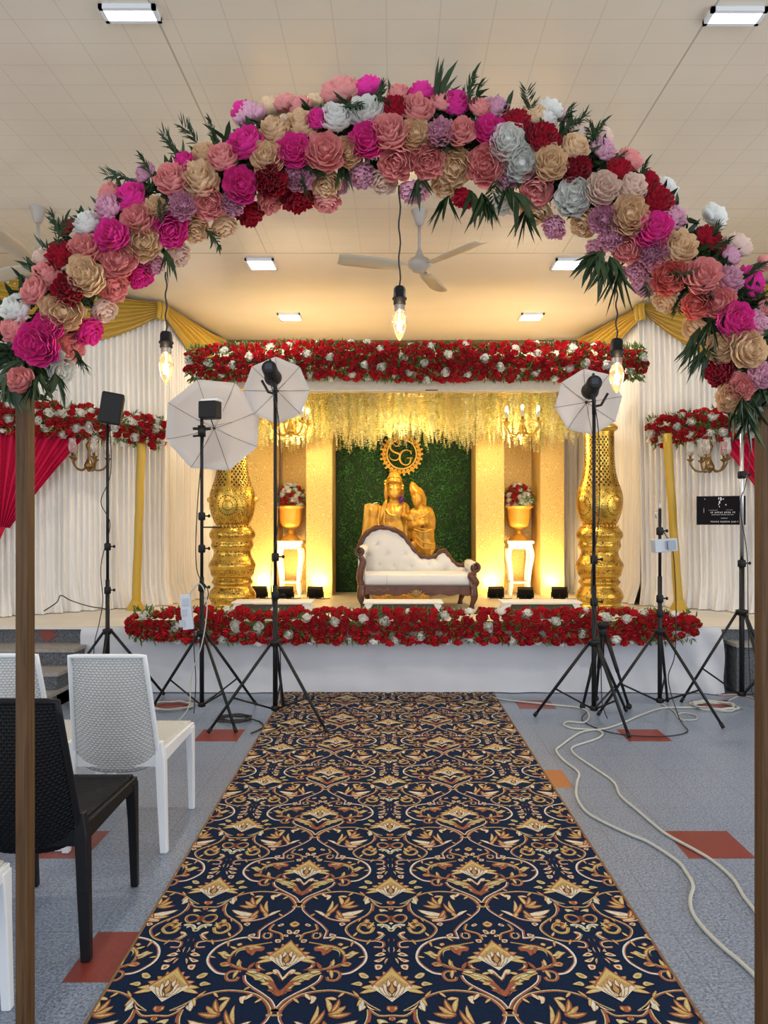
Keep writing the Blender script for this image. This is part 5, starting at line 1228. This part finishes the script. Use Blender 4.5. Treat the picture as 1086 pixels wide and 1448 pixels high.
b = MB().grid(bk, 120, 50); o = obj('back_cushion', b, M['leatherette'], sf); sdm = o.modifiers.new('solid', 'SOLIDIFY'); sdm.thickness = .05; sdm.offset = 1
bt = MB()
for q in tp: bt.ell((q.x, bk((q.x-xa)/(xb-xa), .5)[1] if 0 else YB-8.2-.085, q.y), (.011, .008, .011), 8, 6)
obj('tufting_buttons', bt, M['leatherette'], sf)
n_ = len(rc); rr_ = [.029+.008*math.sin(i*.55)**2 for i in range(n_)]
obj('crest_rail', MB().tube(rc, rr_, 10), M['walnut'], sf)
sl = fp(715, 812, YB); cr_ = MB()
for k_ in range(2):
    pts = [Vector((sl.x+(.055-.0035*i)*math.cos(.5*i+2)+k_*.03-.02, YB-8.2-.03, sl.y+.01+(.05-.0032*i)*math.sin(.5*i+2)*(1 if k_ else .8))) for i in range(14)]; cr_.tube(pts, [.014-.0007*i for i in range(14)], 7)
obj('crest_scroll', cr_, M['walnut'], sf)
# seat
x0s, x1s = fp(292, 970, YF).x, fp(868, 970, YF).x; zs0, zs1 = fp(580, 1002, YF).y, seatz+.01
st_ = MB()
def seatf(u, v):
    x = lerp(x0s, x1s, u); a = v*1.25
    if a < .25: y, z = -.0+.02-.03*math.sin(PI*a/.25)*.6, lerp(zs0, zs1-.015, a/.25)
    else: f = (a-.25); y, z = .02+f*.56, zs1+.012*math.sin(PI*min(1, f*1.2))-.015*(1-min(1, f*12))
    return (x, y, z)
o = obj('seat_cushion', MB().grid(seatf, 60, 30), M['leatherette'], sf); o.modifiers.new('solid', 'SOLIDIFY').thickness = .02
sx_ = fp(415, 950, YF).x; obj('seam', MB().tube([(sx_, .004, zs0), (sx_, .002, zs1-.02), (sx_, .10, zs1+.006), (sx_, .5, zs1+.004)], .0025, 6), mat('seam_grey', (.5, .48, .46), .6), sf)
# apron
ap = [fp(258, 1002, YF), fp(905, 1002, YF), fp(905, 1050, YF)]+[fp(lerp(880, 285, i/24), 1052+5*math.sin(i*1.6), YF) for i in range(25)]+[fp(255, 1048, YF)]
am_ = MB(); am_.prism([(p.x, p.y) for p in ap], -.02, .03); zA = fp(580, 1003, YF).y; am_.box(((x0s+x1s)/2, .005, zA), (x1s-x0s+.08, .06, .012))
am_.box(((x0s+x1s)/2, .52, zA-.05), (x1s-x0s, .04, .10)); obj('apron', am_, M['walnut'], sf, True, .004)
cr2 = MB()
for sx in (-1, 1):
    for j in range(5):
        c0 = fp(575, 1040, YF); a = math.radians(20+j*32); e = Vector((c0.x+sx*.085*math.cos(a)*(1.25 if j < 2 else .8), -.045, c0.y+.055*math.sin(a)-.015)); cr2.tube([(c0.x, -.05, c0.y-.03), Vector((c0.x, -.07, c0.y-.03)).lerp(e, .55), e], [.010, .013, .004], 7)
cr2.ell((fp(575, 1040, YF).x, -.05, fp(575, 1050, YF).y), (.03, .025, .028), 10, 8); obj('carved_shell', cr2, M['bronze'], sf)
fl_ = MB()
for i in range(7): q = fp(335+i*14, 1024+4*math.sin(i*1.8), YF); fl_.ell((q.x, -.024, q.y), (.012, .006, .007), 8, 5)
obj('carved_sprig', fl_, M['bronze'], sf)
# arms: upholstered roll running back plus the carved front
def arm(cx0, cy0, rpx, path, leg, sx, back_dx):
    c = fp(cx0, cy0, YF); r_ = rpx*kf
    rl = MB(); prof = []
    for i in range(13): a = math.radians(-60+i*25); prof.append((c.x+r_*1.12*math.cos(a)*1.0, c.y+r_*1.12*math.sin(a)))
    vs = []; n2 = 9
    for j in range(n2+1):
        y = lerp(0.015, YB-8.2-.03, j/n2)
        for i in range(20): a = TAU*i/20; vs.append((c.x+back_dx*j/n2+r_*1.1*math.cos(a), y, c.y+r_*1.1*math.sin(a)+.02*j/n2))
    rl.add(vs, [(j*20+i, j*20+(i+1) % 20, (j+1)*20+(i+1) % 20, (j+1)*20+i) for j in range(n2) for i in range(20)]+[tuple(range(19, -1, -1)), tuple(n2*20+i for i in range(20))])
    inn = [fp(x, y, YF) for x, y in path]; lo = inn[-1]
    rl.box(((c.x+lo.x)/2-sx*.01, .28, (c.y+zs0)/2), (.05, .54, c.y-zs0))
    obj('arm_cushion', rl, M['leatherette'], sf)
    wd_ = MB(); pth = catmull([(p.x, 0.0, p.y) for p in inn], 6); m2 = len(pth)
    wd_.tube(pth, [.030+.012*math.sin(PI*i/(m2-1))+(.010 if i > m2*.75 else 0) for i in range(m2)], 10)
    sp2 = [Vector((c.x+(r_*.95-r_*.06*i)*math.cos(sx*(.55*i)+(PI*.5 if sx > 0 else PI*.5)), -.012, c.y+(r_*.95-r_*.06*i)*math.sin(sx*(.55*i)+PI*.5))) for i in range(15)]
    wd_.tube(sp2, [.017-.0006*i for i in range(15)], 8); wd_.lathe([(0, 0), (r_*.98, 0), (r_*.98, .025), (0, .025)], 20); 
    # the disc behind the scroll stands upright
    L0 = len(wd_.v)-2*0
    obj('arm_front', wd_, M['walnut'], sf)
    return c, r_
def arm2(cx0, cy0, rpx, path, sx, back_dx):
    c = fp(cx0, cy0, YF); r_ = rpx*kf; n2 = 9; vs = []; rl = MB()
    for j in range(n2+1):
        y = lerp(.02, YB-8.2-.03, j/n2)
        for i in range(20): a = TAU*i/20; vs.append((c.x+back_dx*j/n2+r_*1.12*math.cos(a), y, c.y+r_*1.12*math.sin(a)+.015*j/n2))
    rl.add(vs, [(j*20+i, j*20+(i+1) % 20, (j+1)*20+(i+1) % 20, (j+1)*20+i) for j in range(n2) for i in range(20)]+[tuple(range(19, -1, -1)), tuple(n2*20+i for i in range(20))])
    inn = [fp(x, y, YF) for x, y in path]; lo = inn[-1]
    rl.box(((c.x*.4+lo.x*.6), .28, (c.y+zs0)/2-.02), (.07, .54, c.y-zs0))
    obj('arm_cushion', rl, M['leatherette'], sf)
    wd_ = MB(); pth = catmull([(p.x, .0, p.y) for p in inn], 6); m2 = len(pth)
    wd_.tube(pth, [.028+.014*math.sin(PI*i/(m2-1))+(.008 if i > m2*.8 else 0) for i in range(m2)], 10)
    wd_.tube([Vector((c.x+(r_*1.0-r_*.058*i)*math.cos(sx*.55*i+PI*.5), -.01, c.y+(r_*1.0-r_*.058*i)*math.sin(sx*.55*i+PI*.5))) for i in range(15)], [.018-.0006*i for i in range(15)], 8)
    wd_.prism([(c.x+r_*math.cos(TAU*i/20), c.y+r_*math.sin(TAU*i/20)) for i in range(20)], -.004, .022)
    obj('arm_front', wd_, M['walnut'], sf)
arm2(268, 815, 25, [(268, 840), (285, 870), (272, 920), (268, 965), (278, 1000)], 1, .03)
arm2(900, 905, 27, [(900, 930), (875, 945), (888, 965), (905, 985), (888, 1002)], -1, -.02)
def leg(cx, Y, sx, y0):
    t_ = fp(cx, 1000, YF); pts = catmull([(t_.x, y0, t_.y), (t_.x-sx*.012, y0-.012, .20), (t_.x-sx*.015, y0-.018, .13), (t_.x+sx*.004, y0, .06), (t_.x+sx*.012, y0-.012, .022), (t_.x+sx*.014, y0-.014, 0)], 4); m2 = len(pts)
    obj('leg', MB().tube(pts, [.046, .047, .047, .046, .044, .044, .043, .042, .040, .036, .032, .030, .027, .026, .027, .03, .031, .033, .034, .034, .032][:m2]+[.03]*max(0, m2-21), 10), M['walnut'], sf)
    obj('leg_carving', MB().box((t_.x, y0-.045, t_.y-.075), (.034, .012, .075)), M['bronze'], sf, True, .004)
leg(280, YF, 1, .0); leg(885, YF, -1, .0); leg(300, YF, 1, .52); leg(845, YF, -1, .52)

# ---------------------------------------------------------------- plinths, urns, bouquets
def plinth(x, label):
    t = thing('plinth_table', label, 'plinth table', (x, 9.92, ST), group='white plinth tables'); h = .735
    obj('tabletop', MB().box((0, 0, h-.02), (.36, .34, .04)), M['whitepaint'], t, True, .006)
    obj('frieze', MB().box((0, 0, h-.075), (.32, .30, .07)), M['whitepaint'], t, True, .004)
    for sx in (-1, 1):
        for sy in (-1, 1):
            pts = catmull([(sx*.135, sy*.125, h-.09), (sx*.155, sy*.142, h-.20), (sx*.125, sy*.118, .32), (sx*.115, sy*.11, .12), (sx*.140, sy*.13, 0)], 5); m2 = len(pts)
            obj('leg', MB().tube(pts, [lerp(.036, .022, min(1, i/m2*1.4)) for i in range(m2)], 8), M['whitepaint'], t)
    obj('lower_shelf', MB().box((0, 0, .17), (.25, .23, .022)), M['whitepaint'], t, True, .004)
    return t
def urn(x, label):
    t = thing('urn', label, 'urn', (x, 9.92, ST+.736), group='gold fluted urns'); s_ = 1.0
    prof = catmull([(.135, 0, 0), (.13, 0, .02), (.10, 0, .05), (.045, 0, .09), (.038, 0, .13), (.055, 0, .16), (.11, 0, .19), (.135, 0, .24), (.145, 0, .32), (.15, 0, .40), (.165, 0, .44)], 4)
    obj('bowl', MB().lathe([(p.x, p.z) for p in prof], 48, flute=lambda a, z: .035*abs(math.sin(a*10)) if .2 < z < .41 else 0), M['goldpale'], t)
    obj('rim', MB().lathe([(.15, .425), (.19, .45), (.195, .465), (.17, .475), (.13, .46)], 32, cap=False), M['goldpale'], t); return t
def bouquet(x, label, seed):
    t = thing('rose_bouquet', label, 'bouquet', (x, 9.92, ST+1.21), group='rose bouquets in urns'); r = random.Random(seed); cand = []
    tries = 0
    while len(cand) < 46 and tries < 4000:
        tries += 1; d = rdir(r)
        if d.z < -.12 or d.y > .55: continue
        q = Vector((d.x*.175, d.y*.165, .04+d.z*.25))
        if all((q-c).length > .056 for c in cand): cand.append(q)
    for i, q in enumerate(cand):
        w_ = r.random() < .45; o = bpy.data.objects.new('white_rose' if w_ else 'red_rose', (WM if w_ else RM)[r.randrange(3)]); COL.objects.link(o); o.parent = t; o.location = q; o.rotation_mode = 'QUATERNION'
        o.rotation_quaternion = (q+Vector((0, -.05, .05))).normalized().to_track_quat('Z', 'Y'); s_ = r.uniform(.042, .054); o.scale = (s_, s_, s_)
    fo = MB().ell((0, 0, .07), (.15, .14, .17), 12, 8)
    for i in range(220): d = rdir(r); d.z = abs(d.z)-.15; leaflet(fo, Vector((d.x*.15, d.y*.14, .05+d.z*.2)), d, rdir(r), r.uniform(.06, .11), .010, .3)
    tag(obj('foliage', fo, M['leafgreen'], t, False), kind='stuff')
for x, a, sd in ((-1.405, 'crossed by the black strobe pole', 3), (1.70, 'in clear view beside the settee', 4)):
    plinth(x, 'white plinth table with curved legs in the gold niche, '+a); urn(x, 'gold fluted urn on a white plinth, '+a); bouquet(x, 'red and white rose bouquet in a gold urn, '+a, sd)

# low white tables and floodlights on the stage floor
M['tabglass'] = mat('dark_table_glass', (.10, .09, .08), .12)
def low_table(px, y, label):
    x = (px-CX)/F*y; t = thing('low_table', label, 'low table', (x, y, ST), group='low white stage tables')
    for sx in (-1, 1): obj('side_frame', MB().prism([(sx*.40, 0), (sx*.47, 0), (sx*.37, .16), (sx*.30, .16)], -.13, .13), M['whitepaint'], t, False)
    obj('tabletop', MB().box((0, 0, .168), (.80, .30, .018)), M['whitepaint'], t, True, .004)
    obj('mirror_front', MB().add([(-.395, -.10, .004), (.395, -.10, .004), (.31, -.10, .15), (-.31, -.10, .15)], [(0, 1, 2, 3)]), M['tabglass'], t, False); return t
low_table(387, 7.42, 'low white table crossed by the strobe pole, by the pillar under the largest umbrella')
low_table(570, 7.42, 'low white table directly in front of the settee')
low_table(763, 7.42, 'low white table at the foot of the gold pillar crossed by a pole')
FW = emit('floodlight_lens', (1, .78, .38), 40)
def flood(px, py, y, yaw, label, e=42):
    x = (px-CX)/F*y; t = thing('floodlight', label, 'floodlight', (x, y, ST), yaw, 'black floor floodlights')
    q = Matrix.Rotation(math.radians(28), 3, 'X')
    obj('housing', MB().box((0, 0, .085), (.20, .07, .13), q), M['blackplastic'], t, True, .008)
    obj('lens', MB().box(q @ Vector((0, .037, 0))+Vector((0, 0, .085)), (.17, .004, .10), q), FW, t, False)
    obj('stand_bracket', MB().box((0, .0, .01), (.16, .10, .012)).box((-.105, 0, .045), (.008, .03, .08)).box((.105, 0, .045), (.008, .03, .08)), M['black'], t, False)
    obj('cord', MB().tube(catmull([(.0, -.05, .06), (.02, -.10, .01), (.12, -.13, .006), (.2, -.06, .006)]), .005, 6), M['cabblack'], t)
    l = bpy.data.lights.new('flood_beam', 'SPOT'); l.energy = e; l.color = (1, .70, .30); l.spot_size = math.radians(125); l.spot_blend = .7; l.shadow_soft_size = .05
    lo = bpy.data.objects.new('flood_beam', l); COL.objects.link(lo); lo.parent = t; lo.location = q @ Vector((0, .05, .03))+Vector((0, 0, .085)); lo.rotation_euler = (math.radians(90+50), 0, 0)
    return t
flood(367, 836, 9.45, 0, 'black floodlight half hidden by the foot of a gold pillar')
flood(404, 840, 9.4, .05, 'black floodlight on the stage floor just beside the strobe pole at the carpet edge')
flood(446, 840, 9.4, -.05, 'black floodlight between the strobe pole and the green wall')
flood(701, 840, 9.4, .1, 'black floodlight nearest the low curled arm of the settee')
flood(743, 841, 9.3, -.2, 'black floodlight below the white plinth in clear view')
flood(791, 838, 9.35, -.2, 'black floodlight between a white plinth and the pillar in line with a strobe pole')

# ---------------------------------------------------------------- floor cables
def cable(label, pts, r_, m_, name='floor_cable', z=None):
    p = [G(x, y) for x, y in pts]
    q = catmull([(v.x, v.y, r_*1.05+.0005) for v in p], 6)
    o = obj(name, MB().tube(q, r_, 8), m_); tag(o, label, 'cable', 'cables on the floor'); return o
cable('white floor cable crossing the large red tile', [(697, 988), (725, 992), (781, 998), (822, 1003), (833, 1013), (826, 1023), (803, 1022), (798, 1027), (812, 1032), (845, 1034), (852, 1040), (842, 1047), (812, 1057), (809, 1064), (817, 1072), (842, 1089), (868, 1108), (877, 1127), (900, 1147), (922, 1166), (944, 1183), (982, 1204), (1008, 1220), (1036, 1245), (1052, 1271), (1066, 1289), (1080, 1312)], .0075, M['cabwhite'])
cable('white floor cable from the coil, lying closest to the carpet, ending by the arch post', [(1000, 1002), (970, 1002), (935, 1003), (905, 1013), (880, 1024), (855, 1032), (822, 1037), (792, 1057), (787, 1064), (797, 1077), (818, 1094), (816, 1108), (815, 1127), (826, 1147), (848, 1162), (890, 1182), (918, 1194), (957, 1220), (970, 1236), (980, 1255), (976, 1274), (979, 1293), (995, 1316), (1020, 1341), (1046, 1363), (1064, 1380), (1080, 1400)], .0078, M['cabwhite'])
cable('thin white floor cable making a loop near the short stand', [(935, 997), (950, 1004), (958, 1013), (968, 1019), (985, 1018), (982, 1012), (965, 1009), (957, 1014), (968, 1021)], .005, M['cabwhite'])
def coil(label, cx, cy, rx, turns, r_, m_, jit, seed, name='cable_coil', tail=None):
    r = random.Random(seed); c = G(cx, cy); pts = []
    for i in range(turns*16):
        a = TAU*i/16; q = rx*(.86+.28*((i*.381)%1)+jit*math.sin(i*.37+seed)+r.uniform(-.02, .02)); pts.append(Vector((c.x+q*math.cos(a), c.y+q*.8*math.sin(a), r_*1.1+r_*1.3*(i/16)*.55+abs(math.sin(i*.9))*r_*.4)))
    for x, y in (tail or []): g = G(x, y); pts.append(Vector((g.x, g.y, r_*1.1)))
    o = obj(name, MB().tube(catmull(pts, 2), r_, 7), m_); tag(o, label, 'cable coil', 'coiled cables'); return o
coil('coil of white cable on the floor between the short stand and the tall stand', 1009, 1001, .175, 5, .0058, M['cabwhite'], .10, 2, tail=[(1030, 992), (1045, 985)])
coil('tangled black cable coil on the floor beside the red tile, at the largest umbrella', 330, 1018, .12, 4, .006, M['cabblack'], .2, 3, tail=[(368, 1022), (372, 1030), (355, 1038)])
coil('bundle of white cable on the floor behind the white chair back', 248, 1000, .17, 4, .006, M['cabwhite'], .22, 5, tail=[(285, 992), (300, 985)])
cable('pinkish cable lying along the foot of the skirt near the dark side step', [(985, 980), (1005, 981), (1020, 984), (1040, 983), (1056, 986), (1070, 990), (1080, 997)], .006, mat('pink_cable', (.45, .28, .24), .5))
sc_ = MB(); w_ = [P(62, 864, 7.35), P(80, 852, 7.45), P(86, 842, 7.5), P(100, 849, 7.6), P(125, 857, 7.7), P(150, 861, 7.85)]
o = obj('stage_wire', MB().tube(catmull([(v.x, v.y, max(v.z, ST+.02)) for v in w_]), .006, 6), M['cabblack']); tag(o, 'black wire looping over the stage edge under the red drape', 'wire', 'cables on the floor')
def alight(name, loc, e, c, r_=.05):
    l = bpy.data.lights.new(name, 'POINT'); l.energy = e; l.color = c; l.shadow_soft_size = r_; o = bpy.data.objects.new(name, l); COL.objects.link(o); o.location = loc
for x in (-1.15, 1.43): alight('canopy_glow', (x, 8.55, 2.55), 31, (1, .72, .34), .12)
alight('canopy_glow', (.15, 8.75, 2.5), 33, (1, .72, .34), .12)  # added fill in mid canopy, where no chandelier hangs
